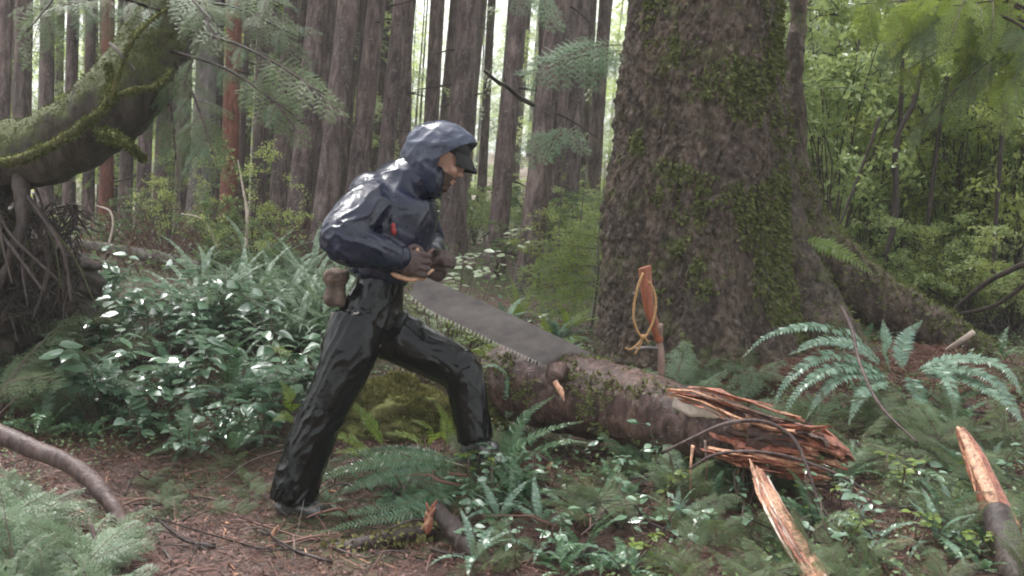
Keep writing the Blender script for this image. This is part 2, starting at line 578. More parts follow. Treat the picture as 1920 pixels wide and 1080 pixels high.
def axis(lo, hi, mid0, mid1, fine, growth):
    a = list(np.arange(mid0, mid1 + 1e-6, fine))
    s = fine
    while a[-1] < hi:
        s *= growth
        a.append(a[-1] + s)
    s = fine
    while a[0] > lo:
        s *= growth
        a.insert(0, a[0] - s)
    return np.array(a)


xs = axis(-260, 260, -3.4, 3.4, 0.028, 1.045)
ys = axis(-60, 420, 2.9, 8.0, 0.030, 1.03)
X, Y = np.meshgrid(xs, ys)
Z = hgt(X.ravel(), Y.ravel())
pf = np.stack([X.ravel(), Y.ravel(), X.ravel() * 0], 1)
near = np.clip(1 - (np.abs(Y.ravel() - 5) - 3) / 6, 0, 1)
Z += near * (0.010 * fbm(pf * 26, 3) + 0.006 * np.abs(pn(pf * 60)))
nx, ny = len(xs), len(ys)
i = np.arange(ny - 1)[:, None] * nx
j = np.arange(nx - 1)[None, :]
q = np.stack([i + j, i + j + 1, i + nx + j + 1, i + nx + j], -1).reshape(-1, 4)
m, nt, b = mat('forest_soil')
v1, _ = coords(nt)
n1 = noise_tex(nt, v1, 34, 6, 0.75)
n2 = noise_tex(nt, v1, 1.5, 4, 0.6)
c1 = ramp(nt, n1, [(0.28, (0.035, 0.019, 0.015)), (0.5, (0.105, 0.055, 0.043)), (0.66, (0.18, 0.098, 0.075)), (0.8, (0.30, 0.19, 0.15))])
c2 = ramp(nt, n1, [(0.3, (0.022, 0.028, 0.010)), (0.7, (0.085, 0.105, 0.030))])
f = ramp(nt, n2, [(0.47, (0, 0, 0)), (0.58, (0.9,) * 3)])
nt.links.new(mixc(nt, f, c1, c2), b.inputs['Base Color'])
b.inputs['Roughness'].default_value = 0.6
bp = N_(nt, 'ShaderNodeBump', Strength=1.0, Distance=0.02)
nt.links.new(n1, bp.inputs['Height'])
nt.links.new(bp.outputs[0], b.inputs['Normal'])
SOIL = m
g = MB().add(np.stack([X.ravel(), Y.ravel(), Z], 1), q).build('ground', SOIL)
tag(g, kind='structure')

# ------------------------------------------------------------------ standing trunks
BK = {'B': BARK_BROWN, 'F': BARK_FAR, 'R': BARK_RED, 'G': BARK_GREY}


def trunk_mesh(base, top, r, seed, seg=18, flare=1.35, rows=60, mt=None, amp=0.06):
    n = rows
    t = np.linspace(0, 1, n) ** 1.1
    path = base[None] + (top - base)[None] * t[:, None]
    path += 0.06 * np.stack([np.sin(t * 5 + seed), np.cos(t * 4 + seed * 2), t * 0], 1) * t[:, None]
    rr = r * (1 + (flare - 1) * np.exp(-t * 22)) * (1 - 0.35 * t)

    def dsp(p, th, s):
        q_ = np.stack([np.cos(th) * 2.2 + seed, np.sin(th) * 2.2, p[:, 2] * 2.0], 1)
        return r * amp * (fbm(q_ * 1.8, 3) + 0.4)
    mb = MB()
    tube(mb, path, rr, seg, disp=dsp)
    return mb, path, rr


for k, (bx, by, tx, w, d, bk, lab) in enumerate(TREES):
    b0 = P(bx, by, d)
    t0 = P(tx, 0, d)
    r = w / 2 * d / FPX * (.76 if w > 50 else .82 if w > 30 else .9)
    dirv = (t0 - b0)
    top = b0 + dirv * (11.0 / max(1, dirv[2]))
    b0 = b0 - dirv * (0.25 / max(0.5, dirv[2]))
    root = thing('conifer_tree', b0 + np.array([0, 0, 0.25]), lab, 'tree', 'tall straight conifers standing behind the man')
    off = np.array(root.location)
    mb, path, rr = trunk_mesh(b0 - off, top - off, r, k * 1.7)
    mb.build('trunk', BK[bk], root)
    if d < 18:   # dead branch stubs
        nb = int(rng.integers(3, 8))
        for s in range(nb):
            zz = int(rng.uniform(2, 32))
            a = rng.uniform(0, 6.28)
            c = path[zz]
            L = rng.uniform(0.12, 0.5) * (1 if bk != 'R' else .5) + rr[zz]
            dv = np.array([math.cos(a), math.sin(a), rng.uniform(-0.5, 0.3)])
            pts = np.array([c, c + dv * L * 0.5, c + dv * L + np.array([0, 0, rng.uniform(-.1, .06)])])
            sb = MB()
            tube(sb, spline(pts, 6), np.linspace(0.02, 0.005, 6), 5)
            sb.build('dead_branch', BARK_DARK, root)

# slim trunks between the named ones
slim = []
for s in range(3):
    mb, _, _ = trunk_mesh(np.zeros(3), np.array([0.1, 0.05, 14.0]), 1.0, s * 2.3 + 20, seg=12, rows=40, flare=1.3, amp=0.07)
    slim.append(mb.mesh('slim_trunk', (BARK_BROWN, BARK_FAR, BARK_GREY)[s]))
for k in range(15):
    px = 30 + k * 70 + rng.uniform(-12, 12)
    d = rng.uniform(16, 24)
    p = P(px, 440, d)
    z = gz(p[0], p[1])
    rad = rng.uniform(.05, .09)
    r_ = thing('conifer_tree', (p[0], p[1], z - .1), 'slim conifer trunk filling a gap behind the nearer trunks', 'tree', 'slim trunks between the nearer ones', rz=rng.uniform(0, 6.28))
    ob('trunk', slim[k % 3], r_, scale=(rad, rad, 1))
# random farther trees in the depth of the wood, two shared trunk shapes
far_mesh = []
for s in range(5):
    mb, _, _ = trunk_mesh(np.zeros(3), np.array([0.15, 0.1, 17.0]), 1.0, s * 3.1 + 50, seg=12, rows=24, flare=1.25, amp=0.05)
    far_mesh.append(mb.mesh('far_trunk', BARK_FAR if s % 2 else BARK_BROWN))
n = 0
placed = []
while n < 44:
    y = rng.uniform(21, 62)
    x = rng.uniform(-0.62, 0.60) * y
    if any((x - a) ** 2 + (y - b_) ** 2 < 1.2 for a, b_ in placed):
        continue
    if x > 0.25 * y and rng.random() < 0.55:
        continue
    placed.append((x, y))
    z = gz(x, y)
    rad = rng.uniform(0.09, 0.27)
    r_ = thing('conifer_tree', (x, y, z - 0.1), 'thin conifer trunk far back in the pale depth of the wood', 'tree', 'far conifer trunks in the depth of the wood', rz=rng.uniform(0, 6.28))
    o = ob('trunk', far_mesh[n % 5], r_, scale=(rad, rad, 1))
    n += 1

# crowns high above, out of the picture except far off: they shade the floor
cr_ = []
for s in range(3):
    r_ = np.random.default_rng(s + 90)
    nq_ = 2600
    zz = r_.uniform(8.0, 19.5, nq_)
    R_ = (1 - (zz - 8) / 13) * 2.7 * np.sqrt(r_.uniform(0, 1, nq_))
    aa = r_.uniform(0, 6.28, nq_)
    cc = np.stack([R_ * np.cos(aa), R_ * np.sin(aa), zz - R_ * .35], 1)
    rd_ = np.stack([np.cos(aa), np.sin(aa), -.3 + r_.normal(size=nq_) * .3], 1)
    sd_ = unit(np.cross(rd_, [0, 0, 1.0]) + r_.normal(size=(nq_, 3)) * .25)
    L_ = r_.uniform(.12, .34, nq_)[:, None]
    vv = np.stack([cc - rd_ * L_, cc + sd_ * L_ * .35, cc + rd_ * L_, cc - sd_ * L_ * .35], 1).reshape(-1, 3)
    cr_.append(MB().add(vv, np.arange(nq_ * 4).reshape(-1, 4)).mesh('crown', [HEM], smooth=False))
allt = [o for o in bpy.data.objects if o.name.startswith('conifer_tree')]
for k, o in enumerate(allt):
    if o.location.y < 12.5 or o.location.y > 20 or k % 3:
        continue
    ob('crown', cr_[k % 3], o, (0, 0, 0), (0, 0, k * 1.3), (1, 1, rng.uniform(.95, 1.25)))
# ------------------------------------------------------------------ the huge spruce
BD = 6.35
left = spline([(1118, 735), (1124, 660), (1128, 560), (1127, 460), (1126, 360), (1140, 280), (1148, 180), (1160, 80), (1172, -10), (1200, -300), (1225, -700)], 130)
right = spline([(1500, 735), (1492, 640), (1480, 580), (1468, 500), (1463, 400), (1461, 300), (1461, 200), (1463, 100), (1466, -10), (1470, -300), (1475, -700)], 130)
path, rad = [], []
for (lx, ly), (rx, ry) in zip(left, right):
    path.append(P((lx + rx) / 2, (ly + ry) / 2, BD))
    rad.append((rx - lx) / 2 * BD / FPX * 0.985)
path, rad = np.array(path), np.array(rad)
path = spline(path, 420)
rad = np.interp(np.linspace(0, 1, 420), np.linspace(0, 1, 130), rad)
sp_base = path[0].copy()
sp = thing('spruce_tree', sp_base, 'huge old spruce with furrowed bark and green moss, standing right of the saw', 'tree')
C_, S_ = math.cos, math.sin


def spruce_disp(p, th, s):
    c, sn = np.cos(th), np.sin(th)
    u = np.stack([c * 1.0, sn * 1.0, s * 0.35], 1)
    lobes = 0.05 * pn(u * 1.7 + 5)
    q1 = np.stack([c * 4.2, sn * 4.2, s * 1.5], 1)
    q1 += 0.35 * np.stack([pn(q1 * 1.3), pn(q1 * 1.3 + 9), pn(q1 * 1.3 + 20)], 1)
    ridge = 1 - np.abs(pn(q1 * 1.5)) * 2.2
    q2 = np.stack([c * 13, sn * 13, s * 9], 1)
    plates = np.abs(fbm(q2 * 1.3, 3))
    flare = 0.09 * np.exp(-s / 0.42) * (0.5 + np.abs(pn(np.stack([c * 2, sn * 2, s * 0.3], 1) * 1.1 + 3)) * 2)
    hump = 0.05 * np.exp(-((s - 1.55) / 0.35) ** 2) * np.clip(-c, 0, 1)
    return lobes + 0.020 * ridge + 0.036 * plates + flare + hump - 0.03


mb = MB()
pos = tube(mb, path - sp_base, rad, 420, disp=spruce_disp, hint=(0, 1, 0.0001))
mb.build('trunk', BARK_SPRUCE, sp)
# moss tufts hanging on the bark (outline and relief real, more on the right flank)
flat = pos.reshape(-1, 3)
ctr = np.repeat((path - sp_base), 420, axis=0)
nrm = unit(flat - ctr)
w3 = flat + sp_base
right_bias = nrm @ CR
mask = fbm(np.stack([w3[:, 0] * 2.5, w3[:, 1] * 2.5, w3[:, 2] * 2.2], 1), 4) + 0.55 * right_bias + 0.10 + rng.normal(size=len(w3)) * 0.14 + 0.40 * pn(w3 * 9)
front = nrm @ FWD < 0.35
cand = np.where((mask > 0.42) & front & (w3[:, 2] < 3.4))[0]
sel = rng.choice(cand, size=34000, replace=True)


def tufts(base, nrm_, size, flat_dir, spread=0.6, blades=1, rnd=rng, width=0.45):
    """small triangles standing off a surface"""
    n_ = len(base)
    t = unit(np.cross(nrm_, rnd.normal(size=(n_, 3))))
    d = unit(nrm_ * 0.9 + np.asarray(flat_dir) + rnd.normal(size=(n_, 3)) * spread)
    L = size * rnd.uniform(0.5, 1.5, n_)[:, None]
    a = base + t * L * width - nrm_ * 0.003
    b_ = base - t * L * width - nrm_ * 0.003
    c = base + d * L
    v = np.stack([a, b_, c], 1).reshape(-1, 3)
    return v, np.arange(n_ * 3).reshape(-1, 3)


base = flat[sel] + rng.normal(size=(len(sel), 3)) * 0.006
v, t = tufts(base, nrm[sel], 0.022, (0, 0, -0.9))
tag(MB().add(v, t=t).build('moss', MOSS_DARK, sp, smooth=False), kind='stuff')


def P_front(px, py, extra=0.0):
    """point on the camera side of the spruce"""
    return P(px, py, BD - 0.92 * math.sqrt(max(0.02, 1 - ((px - 1300) / 175) ** 2)) * 0.56 - extra)


# broken knots at the base of the spruce
for (px, py, s) in ((1328, 478, 0.042), (1385, 590, 0.06)):
    c = P_front(px, py, -0.05) - sp_base
    kb = MB()
    pts = spline([c, c + np.array([0.0, -0.05, 0.0]), c + np.array([0.01, -0.11, -0.02])], 7)
    tube(kb, pts, np.array([1.2, 1.15, 1.0, 0.9, 0.8, 0.6, 0.3]) * s, 12, disp=lambda p, th, q_: 0.012 * fbm(p * 30, 2))
    kb.build('knot', BARK_SPRUCE, sp)
kx = P_front(1146, 245, -0.25) - sp_base

# buttress stem beside the spruce: slender stem above, long root running down to the right
BB = 6.9
stem_pts = [(1512, -500, 11), (1500, -10, 12), (1492, 80, 14), (1487, 180, 19), (1486, 290, 26), (1492, 360, 38), (1508, 430, 50), (1545, 490, 60), (1610, 545, 52), (1700, 590, 42), (1790, 632, 32), (1850, 668, 24)]
sd = [7.1, 7.1, 7.1, 7.1, 7.1, 7.05, 7.0, 6.95, 6.9, 6.8, 6.7, 6.6]
ctl = np.array([list(P(a, b_, dd)) + [w * dd / FPX] for (a, b_, w), dd in zip(stem_pts, sd)])
sm = spline(ctl, 150)
o0 = sm[-40, :3].copy()
bt = thing('leaning_tree', o0, 'slender dark stem beside the spruce, swelling into a long mossy root sloping down right', 'tree')
mb = MB()
bp_ = tube(mb, sm[:, :3] - o0, sm[:, 3], 40, hint=(0, 1, 0), disp=lambda p, th, s: 0.022 * fbm(p * 6, 4) + 0.01)
mb.build('trunk', BARK_SPRUCE, bt)
f2 = bp_.reshape(-1, 3)
n2_ = unit(f2 - np.repeat(sm[:, :3] - o0, 40, axis=0))
cd = np.where((n2_[:, 2] + 0.6 * fbm(f2 * 4, 3) > 0.1) & (f2[:, 2] < 1.2))[0]
sl = rng.choice(cd, 3000)
v, t = tufts(f2[sl] + rng.normal(size=(3000, 3)) * 0.006, n2_[sl], 0.024, (0, 0, -0.4))
tag(MB().add(v, t=t).build('moss', MOSS_DARK, bt, smooth=False), kind='stuff')
# filled base between spruce and the root: second root strand
ctl = np.array([list(P(a, b_, dd)) + [w * dd / FPX] for (a, b_, w, dd) in
                [(1455, 160, 14, 6.9), (1468, 320, 26, 6.9), (1486, 480, 44, 6.75), (1520, 580, 60, 6.6), (1570, 640, 50, 6.4), (1650, 690, 30, 6.2)]])
s2 = spline(ctl, 60)
mb = MB()
tube(mb, s2[:, :3] - o0, s2[:, 3], 30, hint=(0, 1, 0), disp=lambda p, th, s: 0.03 * fbm(p * 5, 4))
rp_ = mb.build('root', BARK_SPRUCE, bt)
f3 = np.array([v.co[:] for v in rp_.data.vertices])
n3 = np.array([v.normal[:] for v in rp_.data.vertices])
sl = rng.choice(len(f3), 2500)
v, t = tufts(f3[sl] + rng.normal(size=(2500, 3)) * 0.012, n3[sl], 0.022, (0, 0, -0.6))
tag(MB().add(v, t=t).build('moss', MOSS_DARK, bt, smooth=False), kind='stuff')

# ------------------------------------------------------------------ leaning mossy tree on the left with its root mass
ctl = np.array([list(P(a, b_, dd)) + [w * dd / FPX] for (a, b_, w, dd) in
                [(-130, 540, 76, 5.6), (-85, 400, 78, 5.5), (-20, 308, 72, 5.4), (70, 285, 66, 5.3), (160, 240, 68, 5.25), (225, 185, 72, 5.2), (282, 110, 68, 5.3), (322, 20, 62, 5.4),
                 (350, -90, 52, 5.5), (380, -300, 48, 5.6), (400, -600, 44, 5.6)]])
lm = spline(ctl, 170)
lo = P(0, 560, 5.5)
lo[2] = gz(lo[0], lo[1])
lt = thing('leaning_tree', lo, 'mossy tree trunk that bends out of a dark root mass at the left edge', 'tree')
mb = MB()
lp = tube(mb, lm[:, :3] - lo, lm[:, 3], 72, disp=lambda p, th, s: 0.012 * fbm(p * 7, 4) + 0.006 * fbm(p * 30, 2) + 0.02 * pn(p * 2.2))
mb.build('trunk', BARK_LEAN, lt)
f2 = lp.reshape(-1, 3)
n2_ = unit(f2 - np.repeat(lm[:, :3] - lo, 72, axis=0))
cd = np.where(n2_[:, 2] + 0.5 * fbm(f2 * 4, 3) > 0.15)[0]
sl = rng.choice(cd, 9000)
v, t = tufts(f2[sl] + rng.normal(size=(9000, 3)) * 0.003, n2_[sl], 0.009, (0, 0, 0.1))
tag(MB().add(v, t=t).build('moss', MOSS_DARK, lt, smooth=False), kind='stuff')


def stick(name, pts, mt, parent=None, off=None, seg=10, n=60, amp=0.05, freq=14, mossn=0, mossm=None, mosssize=0.02, cap=True, m2=None):
    """pts rows: px, py, halfwidth px, depth"""
    c = np.array([list(P(a, b_, dd)) + [w * dd / FPX] for (a, b_, w, dd) in pts])
    s = spline(c, n)
    o_ = np.zeros(3) if off is None else np.asarray(off)
    mb_ = MB()
    pp = tube(mb_, s[:, :3] - o_, np.maximum(s[:, 3], 0.002), seg, disp=lambda p, th, q_: amp * s[:, 3].max() * fbm(p * freq, 3), cap=cap)
    o = mb_.build(name, mt, parent)
    if mossn:
        f_ = pp.reshape(-1, 3)
        nn = unit(f_ - np.repeat(s[:, :3] - o_, seg, axis=0))
        k_ = rng.integers(0, len(f_), mossn)
        v_, t_ = tufts(f_[k_] + rng.normal(size=(mossn, 3)) * 0.004, nn[k_], mosssize, (0, 0, -0.5))
        tag(MB().add(v_, t=t_).build('moss', mossm or MOSS, parent if parent is not None else o, smooth=False), kind='stuff')
    return o, s


stick('branch', [(-60, 300, 9, 4.9), (20, 302, 9, 4.85), (90, 275, 8, 4.8), (150, 238, 8, 4.8), (195, 200, 7, 4.8), (207, 150, 5, 4.85), (203, 120, 3, 4.9)], MOSSY, lt, lo, mossn=2600, mosssize=0.013, mossm=MOSS_DARK)
stick('branch', [(205, 185, 6, 4.8), (250, 168, 5, 4.8), (295, 160, 4, 4.85), (320, 130, 3, 5.0)], MOSSY, lt, lo, mossn=900, mosssize=0.012, mossm=MOSS_DARK)
stick('branch', [(205, 195, 4, 4.8), (225, 130, 4, 4.75), (248, 75, 4, 4.7), (280, 40, 3, 4.8), (340, 0, 3, 4.9)], MOSSY, lt, lo, mossn=900, mosssize=0.012, mossm=MOSS_DARK)
stick('branch', [(190, 250, 13, 5.0), (215, 258, 12, 4.9), (240, 272, 7, 4.8), (272, 300, 3, 4.8)], MOSSY, lt, lo, mossn=1500, mosssize=0.016, mossm=MOSS_DARK)
stick('branch', [(250, 130, 4, 4.8), (225, 100, 4, 4.7), (205, 80, 3, 4.7)], BARK_GREY, lt, lo)
# root mass: roots writhing down from the bend
rr_ = np.random.default_rng(11)
for k in range(34):
    x0 = rr_.uniform(-70, 70)
    y0 = rr_.uniform(300, 400)
    ex = x0 + rr_.uniform(-60, 130)
    ey = rr_.uniform(520, 610)
    mx = (x0 + ex) / 2 + rr_.uniform(-40, 40)
    my = (y0 + ey) / 2 + rr_.uniform(-30, 30)
    w = rr_.uniform(2.5, 20) if k % 4 == 0 else rr_.uniform(2, 7)
    dd = rr_.uniform(5.1, 5.7)
    stick('root', [(x0, y0, w, dd), (mx, my, w * 0.8, dd - 0.1), (ex, ey, w * 0.35, dd - 0.15)], BARK_DARK if k % 3 else BARK_LEAN, lt, lo, seg=9, n=26, amp=0.3, freq=9)
c = P(38, 500, 5.8) - lo
mb = MB()
tube(mb, spline([c + np.array([-.3, 0, -.4]), c + np.array([-.1, 0, 0.0]), c + np.array([0, 0, .22])], 40), 0.33 + 0.08 * np.sin(np.linspace(0, 3, 40)), 40,
     disp=lambda p, th, s: 0.16 * fbm(p * 4, 4) + .05 * fbm(p * 16, 4))
mb.build('root_soil', BARK_DARK, lt)
mb = MB()
for k in range(900):
    p0 = P(rng.uniform(-30, 150), rng.uniform(380, 590), rng.uniform(5.2, 5.7)) - lo
    dv = unit(rng.normal(size=3) + [0, 0, -1.2]) * rng.uniform(.05, .22)
    tube(mb, np.array([p0, p0 + dv * .5 + rng.normal(size=3) * .012, p0 + dv]), np.array([.004, .003, .001]) * rng.uniform(.5, 1.8), 3, cap=False)
tag(mb.build('fine_roots', BARK_DARK, lt), kind='stuff')

# ------------------------------------------------------------------ fallen logs and broken wood
log_c = [(958, 712, 66, 4.80), (975, 716, 73, 4.76), (1100, 745, 76, 4.60), (1200, 768, 72, 4.45), (1300, 798, 68, 4.28), (1400, 828, 60, 4.12), (1455, 840, 55, 4.03)]
ctl = np.array([list(P(a, b_, dd)) + [w * dd / FPX] for (a, b_, w, dd) in log_c])
ls = spline(ctl, 150)
lg0 = ls[70, :3].copy()
lg0[2] = gz(lg0[0], lg0[1])
lg = thing('fallen_log', lg0, 'fallen log under the saw, its near end split open into orange splinters', 'log')
mb = MB()


def logd(p, th, s):
    k = np.stack([p[:, 0] * 2, p[:, 1] * 2, p[:, 2] * 2], 1)
    return 0.010 * fbm(k * 3, 4) + 0.006 * fbm(k * 14, 3)


lgp = tube(mb, ls[:, :3] - lg0, ls[:, 3], 80, disp=logd)
mb.build('bark', BARK_LOG, lg)
# inner wood showing past the bark at the broken end, ending in long splinters
e = ls[-1, :3] - lg0
T_ = unit(ls[-1, :3] - ls[-12, :3])
Nn = unit(np.cross(T_, (0, 0, 1)))
Bn = np.cross(Nn, T_)
mb = MB()
ths = np.linspace(0, 2 * math.pi, 46, endpoint=False)
for rad_k, nn_, mt_ in ((0.100, 46, 0), (0.07, 28, 0), (0.04, 14, 1)):
    for a in np.linspace(0, 2 * math.pi, nn_, endpoint=False):
        a += rng.uniform(-.1, .1)
        top_side = math.sin(a)
        L = rng.uniform(0.04, 0.22) * (1.0 + 0.35 * math.cos(a + .5))
        r0 = rad_k * rng.uniform(0.9, 1.1)
        c0 = e - T_ * 0.16 + (Nn * math.cos(a) + Bn * math.sin(a)) * r0
        c1 = e + T_ * L * 0.6 + (Nn * math.cos(a) + Bn * math.sin(a)) * r0 * 1.0
        c2 = e + T_ * L + (Nn * math.cos(a) + Bn * math.sin(a)) * r0 * rng.uniform(0.8, 1.15)
        tube(mb, spline([c0, (c0 + c1) / 2, c1, c2], 8), np.array([1, 1, 1, .95, .8, .6, .35, .05]) * rng.uniform(0.010, 0.022), 5, m=int(rng.random() < .6))
mb.build('splintered_end', [WOOD_FRESH, WOOD_RED], lg, smooth=False)


def slab(parent, off, pts, mt, name='torn_slab', amp=.25, flat=.35, seg=9, n=40, freq=22):
    c_ = np.array([list(P(a, b_, dd)) + [w * dd / FPX] for (a, b_, w, dd) in pts])
    s_ = spline(c_, n)
    mb_ = MB()
    tube(mb_, s_[:, :3] - off, np.maximum(s_[:, 3], .0015), seg, flat=flat, hint=(0, 1, 0), disp=lambda p, th, q_: amp * s_[:, 3].max() * fbm(p * freq, 3) * (np.repeat(s_[:, 3], seg) / s_[:, 3].max()))
    return mb_.build(name, mt, parent, smooth=True)




def torn(parent, off, pts, mts, n_=40, w=(.004, .016), spread=1.0, name='torn_wood', seg=4, seed=0):
    """bundle of long ragged splinters following a path; halfwidth column gives the spread"""
    r_ = np.random.default_rng(seed)
    c_ = np.array([list(P(a, b_, dd)) + [w_ * dd / FPX] for (a, b_, w_, dd) in pts])
    s_ = spline(c_, 60)
    mb_ = MB()
    for k in range(n_):
        u0 = r_.uniform(0, .6)
        u1 = min(1, u0 + r_.uniform(.2, .55))
        off2 = unit(r_.normal(size=3)) * r_.uniform(.2, 1) * spread
        dr_ = r_.normal(size=3) * .25
        us = np.linspace(u0, u1, 7)
        ii = (us * 59).astype(int)
        pth_ = s_[ii, :3] - off + s_[ii, 3:4] * (off2[None] + dr_[None] * np.linspace(0, 1, 7)[:, None] ** 2)
        r0 = r_.uniform(*w)
        tube(mb_, pth_, r0 * np.array([.3, .9, 1, 1, .8, .5, .08]), seg, m=int(r_.integers(len(mts))), flat=.3)
    for k_ in range(len(mb_.v)):
        mb_.v[k_] = mb_.v[k_] + r_.normal(size=mb_.v[k_].shape) * w[1] * .12
    return mb_.build(name, mts, parent, smooth=False)


torn(lg, lg0, [(1250, 735, 14, 4.16), (1330, 750, 26, 4.06), (1420, 785, 34, 3.92), (1500, 800, 24, 3.84), (1560, 800, 6, 3.84)], [WOOD_RED, WOOD_RED, WOOD_FRESH, BARK_LOG], 30, w=(.008, .028), seed=1)
torn(lg, lg0, [(1310, 840, 14, 4.02), (1380, 858, 22, 3.90), (1450, 872, 22, 3.88), (1530, 880, 16, 3.86), (1590, 885, 4, 3.86)], [WOOD_FRESH, WOOD_RED, WOOD_RED], 24, w=(.006, .022), seed=2)
torn(lg, lg0, [(1440, 800, 30, 3.94), (1500, 820, 44, 3.92), (1560, 850, 30, 3.9), (1600, 870, 8, 3.88)], [WOOD_RED, WOOD_FRESH, BARK_LOG, WOOD_RED], 36, w=(.008, .030), seed=3)
torn(lg, lg0, [(1330, 800, 30, 4.05), (1420, 820, 50, 3.95), (1500, 835, 48, 3.88), (1570, 850, 34, 3.86), (1600, 862, 10, 3.86)], [WOOD_RED, BARK_LOG, WOOD_RED, WOOD_FRESH], 26, w=(.022, .045), seed=5, seg=6, name='torn_chunks')
slab(lg, lg0, [(1262, 755, 12, 4.12), (1300, 765, 16, 4.08), (1345, 775, 10, 4.02), (1360, 782, 2, 4.02)], WOOD_PALE, 'pale_scar')
slab(lg, lg0, [(1400, 818, 20, 3.92), (1440, 825, 26, 3.9), (1490, 835, 20, 3.86), (1520, 840, 4, 3.86)], BARK_LOG, 'bark_flake', amp=.2)
# knot stub on the top of the log
kb = MB()
kc = P(1042, 705, 4.42) - lg0
ax = unit(P(1020, 740, 4.2) - P(1042, 700, 4.5))
tube(kb, spline([kc - ax * 0.08, kc, kc + ax * 0.035, kc + ax * .045], 10), np.array([1.5, 1.35, 1.2, 1.1, 1.05, 1, 1, .96, .85, .5]) * 0.034, 22, disp=lambda p, th, s: 0.016 * fbm(p * 22, 3))
kb.build('branch_stub', BARK_LOG, lg)
0 and slab(lg, lg0, [(1026, 676, 2, 4.42), (1048, 664, 4, 4.44), (1075, 660, 2, 4.46), (1090, 668, 1, 4.46)], WOOD_PALE, 'peeled_bark')
slab(lg, lg0, [(1040, 715, 5, 4.33), (1052, 735, 6, 4.3), (1058, 752, 1, 4.28)], WOOD_FRESH, 'peeled_bark')
for k in range(9):      # strips of inner bark hanging from the log
    x = rng.uniform(1290, 1480)
    y = rng.uniform(840, 870)
    slab(lg, lg0, [(x, y - 20, 4, 3.98), (x + rng.uniform(-6, 6), y + 20, 3, 3.94), (x + rng.uniform(-12, 12), y + rng.uniform(40, 75), 1, 3.94)], WOOD_FRESH if k % 2 else STEM_BR, 'hanging_bark_strip', flat=.2, n=12, seg=5)
# moss streaks at the cut end of the log
f_ = lgp.reshape(-1, 3)
nn = unit(f_ - np.repeat(ls[:, :3] - lg0, 80, axis=0))
cd = np.where((fbm(f_ * 5, 3) + nn[:, 2] * .3 - 0.9 * np.repeat(np.linspace(0, 1, 150), 80) > -0.05))[0]
sl = rng.choice(cd, 5000)
v, t = tufts(f_[sl], nn[sl], 0.016, (0, 0, -0.6))
tag(MB().add(v, t=t).build('moss', MOSS_DARK, lg, smooth=False), kind='stuff')

# broken limbs
def limb(name, pts, mt, label, cat, group=None, **kw):
    c_ = P(*[pts[len(pts) // 2][k] for k in (0, 1, 3)])
    root_ = thing(name, c_, label, cat, group)
    o, s = stick('wood' if 'mat2' in kw else 'wood', pts, mt, root_, c_, **{k: v for k, v in kw.items() if k != 'mat2'})
    return root_, c_


bl, bc = limb('broken_limb', [(1422, 885, 9, 3.75), (1442, 930, 15, 3.6), (1478, 1000, 20, 3.45), (1520, 1070, 24, 3.3), (1560, 1140, 26, 3.2)], WOOD_FRESH,
              'bright orange splintered limb standing up from the ground below the broken log end', 'broken branch', seg=14, amp=.16, freq=9)
torn(bl, bc, [(1412, 868, 12, 3.77), (1440, 930, 16, 3.59), (1478, 1000, 21, 3.43), (1520, 1070, 25, 3.28), (1560, 1140, 27, 3.18)], [WOOD_FRESH, WOOD_RED, WOOD_PALE, WOOD_FRESH], 70, w=(.003, .010), seed=9)
for k in range(7):
    x = rng.uniform(-16, 16)
    s0 = rng.uniform(0, .3)
    pts = []
    for t in (0, .35, .7, 1):
        u = s0 + t * rng.uniform(.45, .6)
        pts.append((1410 + 110 * u + x * (1 + u * .6), 872 + 190 * u - (14 if t == 0 else 0), [1, 7, 8, 2][int(t * 3 + .1)], 3.74 - .45 * u))
    slab(bl, bc, pts, WOOD_RED if k % 2 else WOOD_PALE if k % 3 == 0 else WOOD_FRESH, 'splinter', amp=.3)
bl2, bc2 = limb('broken_limb', [(1868, 960, 27, 3.55), (1885, 1010, 30, 3.45), (1910, 1080, 34, 3.3), (1935, 1150, 34, 3.2)], BARK_DARK,
                'broken limb at the right edge, dark bark below and stripped orange wood above', 'broken branch', seg=16, amp=.1, freq=9)
slab(bl2, bc2, [(1800, 806, 9, 3.85), (1818, 840, 16, 3.8), (1845, 900, 23, 3.68), (1872, 968, 28, 3.56), (1890, 1000, 27, 3.5)], WOOD_RED, 'stripped_wood', flat=1.0, amp=.1, seg=14, freq=8)
torn(bl2, bc2, [(1797, 800, 8, 3.84), (1818, 840, 17, 3.77), (1845, 900, 23, 3.66), (1880, 990, 26, 3.5)], [WOOD_RED, WOOD_FRESH, WOOD_RED], 44, w=(.003, .009), seed=12)
slab(bl2, bc2, [(1795, 800, 3, 3.82), (1812, 825, 8, 3.77), (1835, 880, 12, 3.66), (1862, 940, 10, 3.54), (1880, 980, 2, 3.48)], WOOD_FRESH, 'splinter', amp=.2)
limb('curved_branch', [(-60, 795, 20, 4.0), (0, 815, 19, 3.95), (60, 840, 18, 3.9), (130, 870, 17, 3.85), (175, 905, 17, 3.8), (215, 955, 15, 3.72), (236, 1000, 12, 3.66), (242, 1060, 9, 3.6)], BARK_STICK,
     'thick bare branch curving down to the ground at the left edge', 'branch', seg=16, amp=.10, freq=11)
lw, lwc = limb('fallen_branch', [(600, 1042, 15, 3.72), (640, 1032, 17, 3.74), (700, 1015, 15, 3.78), (760, 1002, 15, 3.8), (815, 992, 13, 3.82)], BARK_DARK,
               'short dark broken log on the brown litter at the bottom, orange at its right end', 'branch', seg=14, amp=.2, mossn=500, mossm=MOSS)
